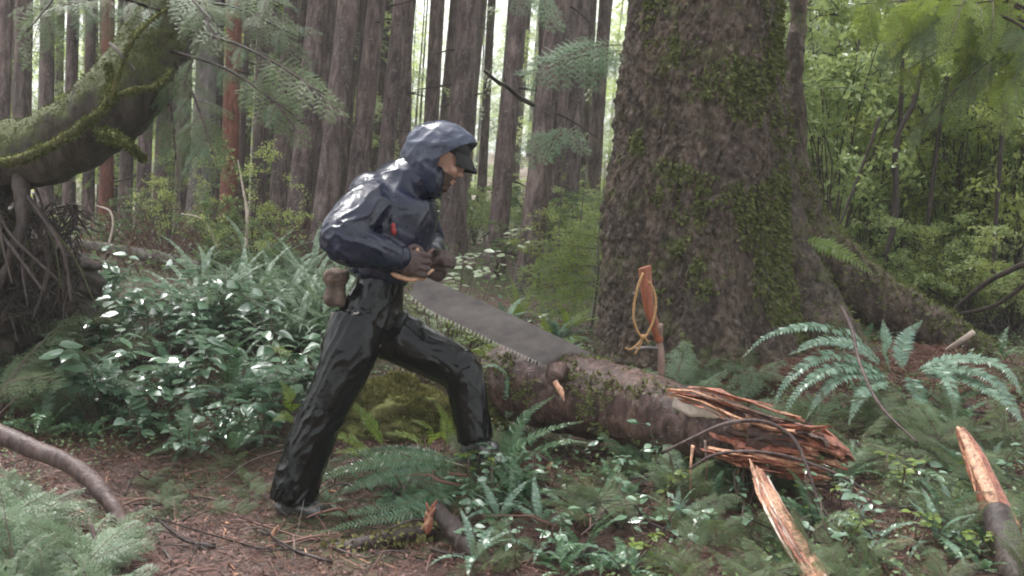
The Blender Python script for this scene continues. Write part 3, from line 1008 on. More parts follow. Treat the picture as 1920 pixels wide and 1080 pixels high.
for k in range(10):
    a = rng.uniform(-1, 1)
    slab(lw, lwc, [(798 + rng.uniform(-6, 6), 990 + a * 14, 5, 3.78), (806, 975 + a * 14, 5, 3.76), (810 + rng.uniform(-12, 12), 955 + a * 20, 1, 3.75)], WOOD_RED if k % 2 else WOOD_FRESH, 'splinter', n=14, seg=6)
limb('fallen_branch', [(820, 948, 9, 3.9), (835, 972, 16, 3.82), (868, 1010, 20, 3.7), (905, 1055, 18, 3.58), (940, 1090, 12, 3.5)], BARK_DARK,
     'dark broken limb running down from the orange break to the bottom edge', 'branch', seg=20, amp=.35, freq=11)
limb('fallen_log', [(105, 452, 9, 9.6), (200, 466, 11, 9.6), (300, 484, 12, 9.5), (380, 500, 12, 9.3)], BARK_GREY,
     'grey fallen log far back on the left below the thin trunks', 'log', seg=14, mossn=800)
limb('broken_stub', [(1775, 655, 3, 5.9), (1800, 640, 5, 5.8), (1826, 622, 5, 5.75)], WOOD_PALE, 'white broken stub of wood at the foot of the sloping root', 'broken branch', seg=9)

TW = [([(1240, 850, 3, 3.8), (1290, 825, 3, 3.75), (1360, 795, 4, 3.72), (1430, 790, 4, 3.7), (1485, 820, 4, 3.66), (1515, 880, 3, 3.6), (1540, 950, 3, 3.55), (1600, 1020, 3, 3.5)], 'long arching brown twig looped over the orange end of the log'),
      ([(1290, 880, 2, 3.8), (1350, 850, 3, 3.75), (1450, 850, 3, 3.7), (1560, 885, 3, 3.65), (1640, 930, 2, 3.6)], 'second brown twig crossing below the broken log end'),
      ([(1578, 575, 3, 4.9), (1598, 620, 4, 4.7), (1612, 680, 3, 4.5), (1650, 760, 3, 4.3), (1720, 830, 2, 4.1)], 'upright thin twig in front of the big sword fern'),
      ([(170, 983, 4, 3.5), (185, 1030, 4, 3.45), (205, 1090, 4, 3.4)], 'short dark stick at the bottom left'),
      ([(908, 133, 3, 8.0), (935, 155, 4, 8.2), (948, 160, 4, 8.4), (975, 183, 5, 8.8), (1000, 196, 5, 9.5)], None),
      ([(420, 900, 2, 4.5), (470, 865, 2, 4.6), (545, 840, 2, 4.6)], 'thin twig on the litter left of the rear leg'),
      ([(462, 465, 3.2, 9.0), (463, 400, 3, 9.0), (455, 350, 2, 9.0), (446, 300, 1, 9.0)], 'white-barked dead stem behind the ferns on the left'),
      ([(412, 475, 3.2, 9.2), (398, 440, 3, 9.2), (378, 410, 2, 9.2), (340, 400, 1, 9.2)], 'bent pale dead stem left of the white-barked one'),
      ([(205, 455, 2.2, 9.0), (212, 420, 2, 9.0), (205, 395, 2, 9.0), (180, 385, 1, 9.0)], 'small curled pale twig above the far log'),
      ]
for k, (pts, lab) in enumerate(TW):
    if lab is None:
        # dead branch belongs to the broad trunk: held by it
        o, s = stick('dead_branch', pts, BARK_DARK, None, None, seg=7)
        tr = next(x for x in bpy.data.objects if x.get('label', '').startswith('broad brown conifer'))
        o.parent = tr
        o.location = -tr.location
        o2, _ = stick('dead_branch', [(948, 160, 3, 8.4), (946, 145, 2, 8.4), (944, 128, 1, 8.4)], BARK_DARK, tr, np.array(tr.location), seg=5)
        continue
    mt = WOOD_PALE if 'white-barked' in lab or 'pale' in lab else BARK_STICK
    limb('twig', pts, mt, lab, 'twig', seg=7, n=50)
# wood chips
CH = [(510, 1005, 24, 60, 'orange wood chip on the brown litter left of the short log'), (480, 948, 18, 25, 'thin wood chip by the heel of the rear boot'),
      (1023, 890, 26, 65, 'bright splinter standing in the litter under the log'), (1634, 834, 18, -25, 'orange splinter right of the broken log end'),
      (960, 800, 14, 40, 'pale chip at the cut end of the log'), (1755, 965, 40, 35, 'long dull orange splinter in the ground cover at bottom right'),
      (1180, 975, 14, 20, 'small chip in the greenery below the log'), (1655, 1030, 12, 10, 'white chip in the greenery at bottom right')]
for (px, py, L, ang, lab) in CH:
    p = onground(px, py)
    d = float(np.dot(p - CAM, FWD)) - 0.05
    a = math.radians(ang)
    root_ = thing('wood_chip', P(px, py, d), lab, 'wood chip')
    slab(root_, P(px, py, d), [(px - L * C_(a), py + L * S_(a), 1, d), (px - 0.3 * L * C_(a), py + 0.3 * L * S_(a), 4.5, d), (px + .4 * L * C_(a), py - .4 * L * S_(a), 4, d), (px + L * C_(a), py - L * S_(a), 1, d)],
         WOOD_PALE if 'pale' in lab or 'white' in lab else WOOD_FRESH, 'wood', n=14, seg=6)

# mossy mound behind the man's knees
mc = P(745, 800, 4.95)
mc[2] = gz(mc[0], mc[1])
u = np.linspace(0, 2 * math.pi, 120, endpoint=False)
w_ = np.linspace(0.02, math.pi / 2 + .3, 60)
U_, W_ = np.meshgrid(u, w_)
d_ = np.stack([np.cos(U_) * np.sin(W_), np.sin(U_) * np.sin(W_), np.cos(W_)], -1).reshape(-1, 3)
r_ = 1 + 0.30 * fbm(d_ * 1.7 + 3, 4)
pm = d_ * r_[:, None] * np.array([0.33, 0.2, 0.24])
i = np.arange(59)[:, None] * 120
j = np.arange(120)[None]
q = np.stack([i + j, i + 120 + j, i + 120 + (j + 1) % 120, i + (j + 1) % 120], -1).reshape(-1, 4)
md = thing('mossy_stump', mc, 'low rotten stump thickly covered in yellow-green moss between the man\'s legs', 'stump')
MB().add(pm, q).build('rotten_wood', MOSSY, md)
cd = np.where(fbm(pm * 7, 3) + d_[:, 2] * 0.8 > 0.25)[0]
sl = rng.choice(cd, 16000)
v, t = tufts(pm[sl] + rng.normal(size=(16000, 3)) * 0.005, d_[sl], 0.014, (0, 0, .1))
tag(MB().add(v, t=t).build('moss', MOSS, md, smooth=False), kind='stuff')
limb('mossy_root', [(900, 830, 14, 4.9), (930, 780, 22, 4.95), (952, 735, 26, 4.95), (960, 715, 10, 5.0)], MOSSY, 'mossy snag between the front knee and the log end', 'stump', mossn=2500)

# ------------------------------------------------------------------ plant shapes
def frond_geom(mb, path, halfw, npin=34, seed=0, hint=(0, 0, 1), droop=0.25, stem_r=0.003, bare=0.12, m=0, ms=1, pw=1.0):
    r_ = np.random.default_rng(seed)
    path = spline(path, 40)
    s = np.concatenate([[0], np.cumsum(np.linalg.norm(np.diff(path, axis=0), axis=1))])
    L = s[-1]
    T = unit(np.gradient(path, axis=0))
    hint = np.asarray(hint, float)
    side = unit(np.cross(T, hint))
    up = np.cross(side, T)
    tube(mb, path[::3], np.linspace(stem_r, stem_r * 0.3, len(path[::3])), 4, m=ms, cap=False)
    t = np.linspace(bare, 0.995, npin)
    prof = np.minimum(1, (t - bare + 0.06) / 0.22) ** 0.6 * np.clip((1 - t) / 0.55, 0.05, 1) ** 0.75
    sp_ = L / npin
    V, Q, TR = [], [], []
    k = 0
    for sgn in (-1, 1):
        tt = np.clip(t + sgn * 0.25 / npin, 0, 1)
        c = np.stack([np.interp(tt * L, s, path[:, a]) for a in range(3)], 1)
        Tt = np.stack([np.interp(tt * L, s, T[:, a]) for a in range(3)], 1)
        Sd = np.stack([np.interp(tt * L, s, side[:, a]) for a in range(3)], 1) * sgn
        Up = np.stack([np.interp(tt * L, s, up[:, a]) for a in range(3)], 1)
        ln = (halfw * prof * r_.uniform(0.85, 1.1, npin))[:, None]
        f = 0.28 + 0.5 * t[:, None] ** 2
        d = unit(Sd + Tt * f + Up * (0.10 + r_.normal(size=(npin, 1)) * 0.12))
        d2 = unit(Sd + Tt * (f + .1) - Up * (droop + r_.normal(size=(npin, 1)) * 0.15))
        w = sp_ * 0.40 * pw * (0.4 + 0.6 * prof[:, None])
        tw = Tt + Up * r_.normal(size=(npin, 1)) * 0.25
        v = np.stack([c - tw * w, c + tw * w, c + d * ln * 0.5 + tw * w * 1.0, c + d * ln * 0.5 - tw * w * 1.0, c + d * ln * .5 + d2 * ln * 0.5], 1)
        V.append(v.reshape(-1, 3))
        b_ = (np.arange(npin) * 5)[:, None] + k
        Q.append(b_ + np.array([[0, 1, 2, 3]]))
        TR.append(b_ + np.array([[3, 2, 4]]))
        k += npin * 5
    mb.add(np.concatenate(V), np.concatenate(Q), np.concatenate(TR), m)


def arc(L, e0, e1, n=6, sway=0.0):
    """path leaving the origin along +X, elevation angle from e0 to e1"""
    a = np.linspace(e0, e1, 24)
    st = L / 23
    x = np.concatenate([[0], np.cumsum(np.cos(a[:-1]) * st)])
    z = np.concatenate([[0], np.cumsum(np.sin(a[:-1]) * st)])
    y = sway * np.linspace(0, 1, 24) ** 2
    return np.stack([x, y, z], 1)[::4] if n == 6 else np.stack([x, y, z], 1)


def frond_set(name, mt, halfw, npin, e0s, e1s, L=1.0, stem=STEM, bare=.12, pw=1.0, droop=.25):
    out = []
    for k, (a, b_) in enumerate(zip(e0s, e1s)):
        mb_ = MB()
        frond_geom(mb_, arc(L, math.radians(a), math.radians(b_), sway=(k % 3 - 1) * .12), halfw, npin, seed=k + 5, bare=bare, pw=pw, droop=droop)
        out.append(mb_.mesh(name, [mt, stem], smooth=False))
    return out


SWORD = frond_set('frond', FERN, 0.105, 34, (75, 62, 50, 38, 66), (5, -25, -38, -50, -55))
SWORD_B = frond_set('frond', FERN_BLUE, 0.085, 36, (78, 64, 50, 40), (-5, -35, -45, -60))
STRAP = frond_set('frond', FERN_STRAP, 0.045, 40, (80, 68, 56, 46), (-10, -45, -55, -70), pw=1.5)
SWORD_L = frond_set('frond', FERN_LIME, 0.13, 28, (80, 62, 50), (30, -5, -30))


def fern(loc, meshes, n, L, label, group, lay=(0.0), cat='fern', name='sword_fern', rnd=rng, spread=(0.75, 1.15), tilt=0.0):
    root_ = thing(name, loc, label, cat, group, rz=rnd.uniform(0, 6.28))
    for k in range(n):
        o = ob('frond', meshes[int(rnd.integers(len(meshes)))], root_, (0, 0, 0))
        o.rotation_euler = (rnd.normal() * 0.18, rnd.normal() * 0.12 + tilt, k * 2 * math.pi / n + rnd.uniform(-.3, .3))
        s_ = L * rnd.uniform(*spread)
        o.scale = (s_, s_, s_)
    return root_


def needles(mb, c, d, side, up, ln, step, nl, nw, rnd, m=0):
    """rows of needles each side of a twig from c along d"""
    n_ = max(2, int(ln / step))
    t = (np.arange(n_) + 0.5) / n_
    for sgn in (-1, 1):
        b0 = c + d * (t * ln)[:, None]
        nd = unit(side * sgn + d * 0.45 + up * rnd.normal(size=(n_, 1)) * 0.28 - up * .06)
        l_ = nl * (1.05 - 0.45 * t)[:, None] * rnd.uniform(0.75, 1.15, (n_, 1))
        v_ = np.stack([b0 - d * nw, b0 + d * nw, b0 + nd * l_], 1).reshape(-1, 3)
        mb.add(v_, t=np.arange(n_ * 3).reshape(-1, 3), m=m)


def spray_mesh(name, mt, L=0.7, width=0.24, nside=22, sub=6, nl=0.013, nw=0.0022, step=0.006, droop=0.5, seed=0, stem=STEM_BR):
    r_ = np.random.default_rng(seed)
    mb_ = MB()
    ax_ = arc(L, math.radians(8), -droop, n=0)
    sL = np.linspace(0, 1, len(ax_))
    tube(mb_, ax_[::3], np.linspace(0.0045, 0.001, len(ax_[::3])), 4, m=1, cap=False)
    for k in range(nside):
        t = 0.10 + 0.88 * k / nside
        c = np.array([np.interp(t, sL, ax_[:, a]) for a in range(3)])
        sg = 1 if k % 2 else -1
        ln = width * (min(1, (t + 0.05) / 0.3)) * (1 - t) ** 0.65 * r_.uniform(0.7, 1.15) + 0.03
        an = math.radians(r_.uniform(42, 62))
        d = unit(np.array([math.cos(an), sg * math.sin(an), r_.normal() * 0.12 - 0.05 - .3 * t]))
        up = unit(np.array([0.1, r_.normal() * .2, 1.0]))
        sd = unit(np.cross(up, d))
        p_ = c + d * ln * np.linspace(0, 1, 5)[:, None] - np.array([0, 0, 1.0]) * (np.linspace(0, 1, 5)[:, None] ** 2) * ln * 0.28
        tube(mb_, p_, np.linspace(0.002, 0.0008, 5), 3, m=1, cap=False)
        ns = max(2, int(sub * ln / width + 1))
        for j_ in range(ns):
            u_ = 0.12 + 0.88 * j_ / ns
            for s2_ in (-1, 1):
                l2 = ln * 0.42 * (1 - u_) ** 0.6 * r_.uniform(0.7, 1.2) + 0.012
                c2 = c + d * ln * u_ - np.array([0, 0, 1.0]) * u_ * u_ * ln * .28
                a2 = math.radians(r_.uniform(38, 55))
                d2 = unit(d * math.cos(a2) + sd * s2_ * math.sin(a2) - np.array([0, 0, .18 * u_]))
                needles(mb_, c2, d2, unit(np.cross(up, d2)), up, l2, step, nl, nw, r_)
        needles(mb_, p_[2], unit(p_[4] - p_[2]), unit(np.cross(up, d)), up, ln * .5, step, nl, nw, r_)
    return mb_.mesh(name, [mt, stem], smooth=False)


SPRAY = [spray_mesh('spray', HEM, seed=k, droop=(0.3, 0.6, 0.9)[k % 3]) for k in range(3)]
SPRAY_B = [spray_mesh('spray', HEM_BLUE, seed=k + 9, droop=(0.3, 0.7)[k % 2]) for k in range(2)]
SPRAY_Y = [spray_mesh('spray', HEM_LIME, seed=k + 19, nl=.015, nw=.003, droop=(0.3, 0.9)[k % 2]) for k in range(2)]
COARSE = {}
for nm, mt in (('g', HEM), ('b', HEM_BLUE), ('y', HEM_LIME), ('f', HEM_FAR_LIT)):
    COARSE[nm] = [spray_mesh('spray', mt, L=0.9, width=0.34, nside=16, sub=4, nl=0.030, nw=0.0055, step=0.017, seed=k + 31, droop=(.3, .7)[k]) for k in range(2)]


def orient(A, B, up=(0, 0, 1)):
    x = unit(np.asarray(B) - np.asarray(A))
    z = np.asarray(up, float)
    y = unit(np.cross(z, x))
    z = np.cross(x, y)
    return Matrix(((x[0], y[0], z[0]), (x[1], y[1], z[1]), (x[2], y[2], z[2]))).to_quaternion()


def put_spray(me, A, B, parent, L0, up=(0, 0, 1), name='spray', wide=1.0):
    """a branch spray from world A to world B, child of parent (parent unrotated, unscaled)"""
    A, B = np.asarray(A, float), np.asarray(B, float)
    s_ = np.linalg.norm(B - A) / L0
    off = np.array(parent.location)
    o = ob(name, me, parent, A - off, orient(A, B, up), (s_, s_ * wide, s_))
    return o


def leaf_mesh(name, L, W, mt, seed=0, fold=0.25, stem=0.15, curl=.2):
    """one leaf along +X with a folded midrib"""
    t = np.linspace(0, 1, 6)
    wd = W / 2 * np.sin(np.pi * t ** 0.8) ** 0.8
    wd[0] = wd[-1] = 0.0004
    z = -curl * L * (t ** 2)
    mid = np.stack([stem * L + t * L, t * 0, z], 1)
    lf = mid + np.stack([t * 0, wd, wd * fold], 1)
    rt = mid + np.stack([t * 0, -wd, wd * fold], 1)
    v_ = np.concatenate([mid, lf, rt, [[0, 0, 0], [0, .002, 0]]])
    q_ = [[k, k + 1, 6 + k + 1, 6 + k] for k in range(5)] + [[k + 1, k, 12 + k, 12 + k + 1] for k in range(5)]
    return MB().add(v_, q_, t=[[18, 19, 0]]).mesh(name, [mt], smooth=True)


GL = [leaf_mesh('leaf', 0.075, 0.048, SALAL, curl=.15), leaf_mesh('leaf', 0.062, 0.036, SALAL, curl=.35), leaf_mesh('leaf', 0.085, 0.05, SALAL, fold=.1, curl=.1)]
VL = [leaf_mesh('leaf', 0.045, 0.030, LEAF_SHEEN, fold=.1, curl=.1), leaf_mesh('leaf', 0.036, 0.026, LEAF_SHEEN, fold=.2, curl=.2)]
WL = [leaf_mesh('leaf', 0.045, 0.028, LEAF_LIGHT, fold=.1, curl=.1), leaf_mesh('leaf', 0.036, 0.024, LEAF_LIGHT, fold=.2, curl=.2)]
LL = [leaf_mesh('leaf', 0.06, 0.045, FERN_LIME, fold=.15, curl=.2)]


def leafy(loc, label, group, meshes, nst=5, H=0.4, per=8, cat='shrub', name='leafy_shrub', rnd=rng, spread=0.6, ls=1.0, stemmat=STEM_BR, flat=0.5):
    root_ = thing(name, loc, label, cat, group)
    mb_ = MB()
    for s_ in range(nst):
        a = rnd.uniform(0, 6.28)
        h = H * rnd.uniform(.6, 1.15)
        e_ = np.array([math.cos(a) * spread * h, math.sin(a) * spread * h, h])
        pts = spline([np.zeros(3), e_ * [.3, .3, .5], e_ * [.75, .75, .9], e_], 16)
        pts[:, :2] += 0.02 * np.sin(np.linspace(0, 6, 16) + a)[:, None]
        tube(mb_, pts, np.linspace(0.0035, 0.0012, 16), 4, cap=False)
        for k in range(per):
            u_ = rnd.uniform(.35, 1) if k else 1.0
            c = pts[int(u_ * 15)]
            az = rnd.uniform(0, 6.28)
            o = ob('leaf', meshes[int(rnd.integers(len(meshes)))], root_, c)
            o.rotation_euler = (rnd.normal() * flat * .6, -rnd.uniform(-.5, .5) * flat, az)
            q_ = ls * rnd.uniform(.65, 1.2)
            o.scale = (q_, q_, q_)
    mb_.build('stem', stemmat, root_)
    return root_


def bush_mesh(name, mt, stemmt, R=0.8, H=1.3, nbr=13, nleaf=3200, ls=0.03, seed=0, layered=0.5):
    r_ = np.random.default_rng(seed)
    mb_ = MB()
    cs = []
    for k in range(nbr):
        a = r_.uniform(0, 6.28)
        R_ = R * r_.uniform(.5, 1.1)
        h = H * r_.uniform(.35, 1.05)
        e_ = np.array([math.cos(a) * R_, math.sin(a) * R_, h])
        p_ = spline([[0, 0, 0], [e_[0] * .2, e_[1] * .2, h * .55], [e_[0] * .6, e_[1] * .6, h * .95], e_ - [0, 0, .08 * H]], 14)
        p_ += r_.normal(size=(14, 3)) * 0.012
        tube(mb_, p_, np.linspace(0.006, 0.0015, 14), 4, m=1, cap=False)
        for j_ in range(5):
            u_ = r_.integers(5, 14)
            d_ = r_.normal(size=3) * [1, 1, .35]
            d_ = unit(d_) * r_.uniform(.12, .38) * R
            q_ = spline([p_[u_], p_[u_] + d_ * .5 + [0, 0, .02], p_[u_] + d_], 6)
            tube(mb_, q_, np.linspace(0.003, 0.001, 6), 3, m=1, cap=False)
            cs.append(q_)
    cs = np.concatenate(cs)
    k = r_.integers(0, len(cs), nleaf)
    c = cs[k] + r_.normal(size=(nleaf, 3)) * [.05, .05, .02] * R
    n_ = unit(np.stack([r_.normal(size=nleaf) * .5, r_.normal(size=nleaf) * .5, np.ones(nleaf)], 1))
    d = unit(np.cross(n_, r_.normal(size=(nleaf, 3))))
    s_ = np.cross(n_, d)
    L_ = (ls * r_.uniform(.6, 1.3, nleaf))[:, None]
    v_ = np.stack([c - d * L_ * .5, c + s_ * L_ * .28, c + d * L_ * .5 - n_ * L_ * .1, c - s_ * L_ * .28], 1).reshape(-1, 3)
    mb_.add(v_, np.arange(nleaf * 4).reshape(-1, 4))
    return mb_.mesh(name, [mt, stemmt], smooth=False)


# ------------------------------------------------------------------ understory behind: bushes and young hemlocks
def sapling_crown(mt_key, H=5.0, nb=34, seed=0, R=1.1):
    """crown of drooping sprays merged into one mesh, unit metres"""
    r_ = np.random.default_rng(seed)
    mb_ = MB()
    srcs = []
    for me in COARSE[mt_key]:
        v_ = np.empty(len(me.vertices) * 3, np.float32)
        me.vertices.foreach_get('co', v_)
        tr = [tuple(p.vertices) for p in me.polygons if len(p.vertices) == 3]
        srcs.append((v_.reshape(-1, 3), np.array(tr)))
    for k in range(nb):
        z = H * (0.08 + 0.9 * (k / nb))
        a = k * 2.4 + r_.uniform(-.3, .3)
        l = R * (1 - 0.8 * k / nb) * r_.uniform(.6, 1.15) / 0.9
        v_, tr = srcs[int(r_.integers(2))]
        dr = r_.uniform(.0, .45)
        x = v_ * l
        ca, sa, cd_, sd_ = math.cos(a), math.sin(a), math.cos(dr), math.sin(dr)
        x = np.stack([x[:, 0] * cd_ + x[:, 2] * sd_, x[:, 1], -x[:, 0] * sd_ + x[:, 2] * cd_], 1)
        x = np.stack([x[:, 0] * ca - x[:, 1] * sa, x[:, 0] * sa + x[:, 1] * ca, x[:, 2] + z], 1)
        used = np.unique(tr)
        remap = -np.ones(len(v_), int)
        remap[used] = np.arange(len(used))
        mb_.add(x[used], t=remap[tr])
    return mb_.mesh('crown', [{'g': HEM, 'b': HEM_BLUE, 'y': HEM_LIME, 'f': HEM_FAR_LIT}[mt_key]], smooth=False)


CROWN = {k: [sapling_crown(k, seed=s) for s in (1, 2)] for k in 'gbyf'}
mb = MB()
tube(mb, spline([[0, 0, -.1], [.03, .02, 2], [-.02, .03, 4], [0, 0, 5.1]], 20), np.linspace(0.035, 0.006, 20), 7)
SAP_TRUNK = mb.mesh('trunk', BARK_GREY)


def sapling(loc, key, s_, label, group):
    r_ = thing('young_hemlock', loc, label, 'tree', group, rz=rng.uniform(0, 6.28), scale=(s_, s_, s_))
    ob('crown', CROWN[key][int(rng.integers(2))], r_)
    ob('trunk', SAP_TRUNK, r_)
    return r_


BUSH = {
    'light': [bush_mesh('foliage', LEAF_LIGHT, BARK_DARK, seed=s, ls=.045) for s in (1, 2, 3)],
    'yel': [bush_mesh('foliage', LEAF_YEL, BARK_DARK, seed=s, ls=.035) for s in (4, 5)],
    'mid': [bush_mesh('foliage', LEAF_MID, BARK_DARK, seed=s, ls=.045) for s in (6, 7, 8)],
}


def bush(loc, key, s_, label, group, sz=1.0):
    r_ = thing('understory_bush', loc, label, 'bush', group, rz=rng.uniform(0, 6.28), scale=(s_, s_, s_ * sz))
    ob('foliage', BUSH[key][int(rng.integers(len(BUSH[key])))], r_)
    return r_


def gp(x, y):
    return np.array([x, y, gz(x, y)])


def at(px, d):
    """ground point below a pixel column at depth d"""
    p = P(px, 470, d)
    return gp(p[0], p[1])


# right-hand thicket
for k in range(46):
    px = rng.uniform(1505, 2010)
    d = rng.uniform(8.2, 15)
    bush(at(px, d), ('light', 'yel', 'light', 'light')[k % 4], rng.uniform(0.9, 1.7), 'leafy bright green bush in the thicket right of the huge spruce', 'bushes in the thicket on the right', sz=rng.uniform(1.0, 2.1))
for k in range(30):
    px = rng.uniform(1500, 2030)
    d = rng.uniform(10.5, 25)
    sapling(at(px, d), ('f', 'y', 'f', 'f')[k % 4], rng.uniform(.8, 1.8), 'young green hemlock in the thicket right of the huge spruce', 'young hemlocks on the right')
for k in range(95):
    d = rng.uniform(19, 55)
    px = rng.uniform(-150, 1500)
    sapling(at(px, d), 'fyfg'[k % 4], rng.uniform(1.0, 3.2), 'pale young hemlock between the far trunks', 'young hemlocks between the far trunks')
for k in range(26):
    d = rng.uniform(10.5, 19)
    px = rng.uniform(820, 1160)
    bush(at(px, d), ('light', 'mid', 'yel')[k % 3], rng.uniform(.45, .8), 'low green bush between the trunks left of the spruce', 'low bushes between the trunks left of the spruce')
for k in range(13):
    d = rng.uniform(8.6, 13)
    px = rng.uniform(-60, 640)
    bush(at(px, d), ('mid', 'yel', 'mid')[k % 3], rng.uniform(.28, .5), 'low bush in front of the trunks on the left', 'low bushes under the trunks on the left')
for (px, d, s_, key, sz) in ((470, 9.0, .6, 'yel', 1.5), (400, 9.4, .5, 'mid', 1.7), (320, 9.8, .5, 'yel', 1.7)):
    bush(at(px, d), key, s_, 'airy huckleberry bush with fine yellow-green leaves before the orange bare trunk', 'huckleberry bushes before the orange trunk', sz=sz)
for (px, d, s_) in ((1085, 8.6, .26), (1045, 9.4, .28), (1120, 9.6, .26)):
    sapling(at(px, d), 'y', s_, 'small lime green hemlock seedling left of the spruce base', 'lime hemlock seedlings beside the spruce')

lsd = thing('young_hemlock', at(1120, 7.6), 'lime green hemlock sapling spreading its fronds left of the spruce base', 'tree')
mb = MB()
tube(mb, spline([[0, 0, -.05], [.02, 0, .4], [0, .02, .75]], 12), np.linspace(.014, .004, 12), 6)
mb.build('trunk', BARK_GREY, lsd)
for (x0_, y0_, x1_, y1_) in ((1130, 470, 985, 455), (1130, 475, 1000, 500), (1125, 500, 975, 505), (1125, 530, 990, 540), (1120, 440, 1070, 415), (1130, 450, 1040, 430), (1130, 520, 1060, 560), (1125, 490, 1050, 470), (1130, 545, 1010, 575)):
    put_spray(COARSE['y'][0], P(x0_, y0_, 7.5), P(x1_, y1_, 7.2), lsd, .86, up=(0, -.6, .8), name='branch')
# low green skirt in front of the right thicket
for k in range(34):
    px = rng.uniform(1540, 1990)
    d = rng.uniform(7.6, 9.6)
    bush(at(px, d), ('light', 'light', 'yel')[k % 3], rng.uniform(.35, .7), 'low bright bush at the front of the right-hand thicket', 'low bushes before the right thicket', sz=rng.uniform(.8, 1.3))

for k in range(46):
    d = rng.uniform(48, 85)
    px = rng.uniform(-100, 1950)
    sapling(at(px, d), 'f', rng.uniform(3.0, 6.0), 'tall pale hemlock closing the view between the farthest trunks', 'tall hemlocks closing the view')
# dead reddish brush under the far trunks
mb = MB()
for k in range(420):
    p = at(rng.uniform(150, 620), rng.uniform(9.0, 11.5))
    a = rng.uniform(0, 6.28)
    L = rng.uniform(.3, .9)
    e_ = np.array([math.cos(a) * .6, math.sin(a) * .6, rng.uniform(.2, 1.1)]) * L
    tube(mb, spline([p, p + e_ * .5 + [0, 0, .05], p + e_ + [0, 0, -.1 * L]], 5) + rng.normal(size=(5, 3)) * .012, np.linspace(.006, .002, 5), 3, cap=False)
tag(mb.build('dead_brush', LITTER), 'tangle of dead reddish twigs under the trunks on the left', 'brushwood', kind='stuff')
mb = MB()
for k in range(260):
    p = at(rng.uniform(1500, 1960), rng.uniform(7.4, 9.5))
    a = rng.uniform(0, 6.28)
    L = rng.uniform(.3, 1.2)
    e_ = np.array([math.cos(a) * .8, math.sin(a) * .5, rng.uniform(.1, 1.0)]) * L
    tube(mb, spline([p, p + e_ * .5 + [0, 0, .05], p + e_ + [0, 0, -.1 * L]], 5) + rng.normal(size=(5, 3)) * .015, np.linspace(.007, .002, 5), 3, cap=False)
tag(mb.build('dead_brush', BARK_DARK), 'tangle of dark bare twigs behind the sloping root on the right', 'brushwood', kind='stuff')

# thin dark stems of the right thicket
ST = [([(1640, 560, 4, 8.0), (1665, 470, 4, 8.0), (1680, 330, 4, 8.0), (1692, 130, 4, 8.0), (1690, -60, 3, 8.0)], 'slim dark stem rising just right of the sloping root'),
      ([(1660, 480, 5, 7.6), (1680, 400, 5, 7.6), (1680, 270, 5, 7.6), (1712, 195, 4, 7.6), (1730, 120, 3, 7.6)], 'crooked dark stem in the middle of the right thicket'),
      ([(1610, 190, 3, 6.5), (1628, 90, 4, 6.5), (1605, 0, 4, 6.5), (1600, -60, 4, 6.5)], None),
      ([(1575, 420, 3, 7.5), (1610, 330, 3, 7.5), (1650, 220, 3, 7.5)], 'leaning thin stem beside the upper part of the dark root'),
      ([(1745, 560, 4, 8.2), (1740, 430, 4, 8.2), (1760, 250, 4, 8.2), (1790, 60, 3, 8.2), (1790, -50, 3, 8.2)], 'slim dark stem in front of the stout grey trunk'),
      ([(1860, 560, 4, 7.6), (1868, 400, 4, 7.6), (1880, 200, 4, 7.6), (1875, -50, 3, 7.6)], 'straight thin stem near the right edge behind the boughs'),
      ([(1790, 580, 5, 7.2), (1850, 530, 5, 7.0), (1930, 490, 5, 6.8)], 'bare leaning twig at the right edge above the stub'),
      ([(1800, 590, 4, 7.2), (1870, 570, 4, 7.0), (1940, 520, 4, 6.8)], 'second bare twig at the right edge, lower and flatter')]
for pts, lab in ST:
    if lab:
        limb('bare_stem', pts, BARK_DARK, lab, 'sapling stem', seg=6, n=60, amp=.3, freq=3)

# hanging boughs, top right: a hemlock whose trunk stands outside the frame
rt0 = at(2120, 6.6)
rtree = thing('hemlock_tree', rt0, 'hemlock reaching in from the right edge with hanging yellow-green boughs', 'tree')
mb, _, _ = trunk_mesh(np.zeros(3) - [0, 0, .2], np.array([0.1, 0, 9.0]), 0.16, 77.0)
mb.build('trunk', BARK_BROWN, rtree)
tr_top = rt0
for k in range(15):
    A = P(rng.uniform(1960, 2080), rng.uniform(-220, 120), rng.uniform(5.6, 6.8))
    B = P(rng.uniform(1600, 1900), rng.uniform(-60, 260), rng.uniform(5.4, 6.6))
    mid = (A + B) / 2 + [0, 0, .12]
    rb = MB()
    pth = spline([A - rt0, mid - rt0, B - rt0], 18)
    tube(rb, pth, np.linspace(.012, .003, 18), 5)
    br = rb.build('branch', BARK_DARK, rtree)
    dirb = unit(B - A)
    for j_ in range(13):
        c = pth[2 + int(j_ * 1.2)] + rt0
        sg = 1 if j_ % 2 else -1
        d_ = unit(dirb * .5 + np.array([0, sg * .8, 0]) + np.array([0, 0, -rng.uniform(.5, 1.4)]) + rng.normal(size=3) * .2)
        put_spray((SPRAY_Y if k % 3 else SPRAY)[j_ % 2], c, c + d_ * rng.uniform(.16, .38), rtree, .66, up=(0.2, -.9, .5))

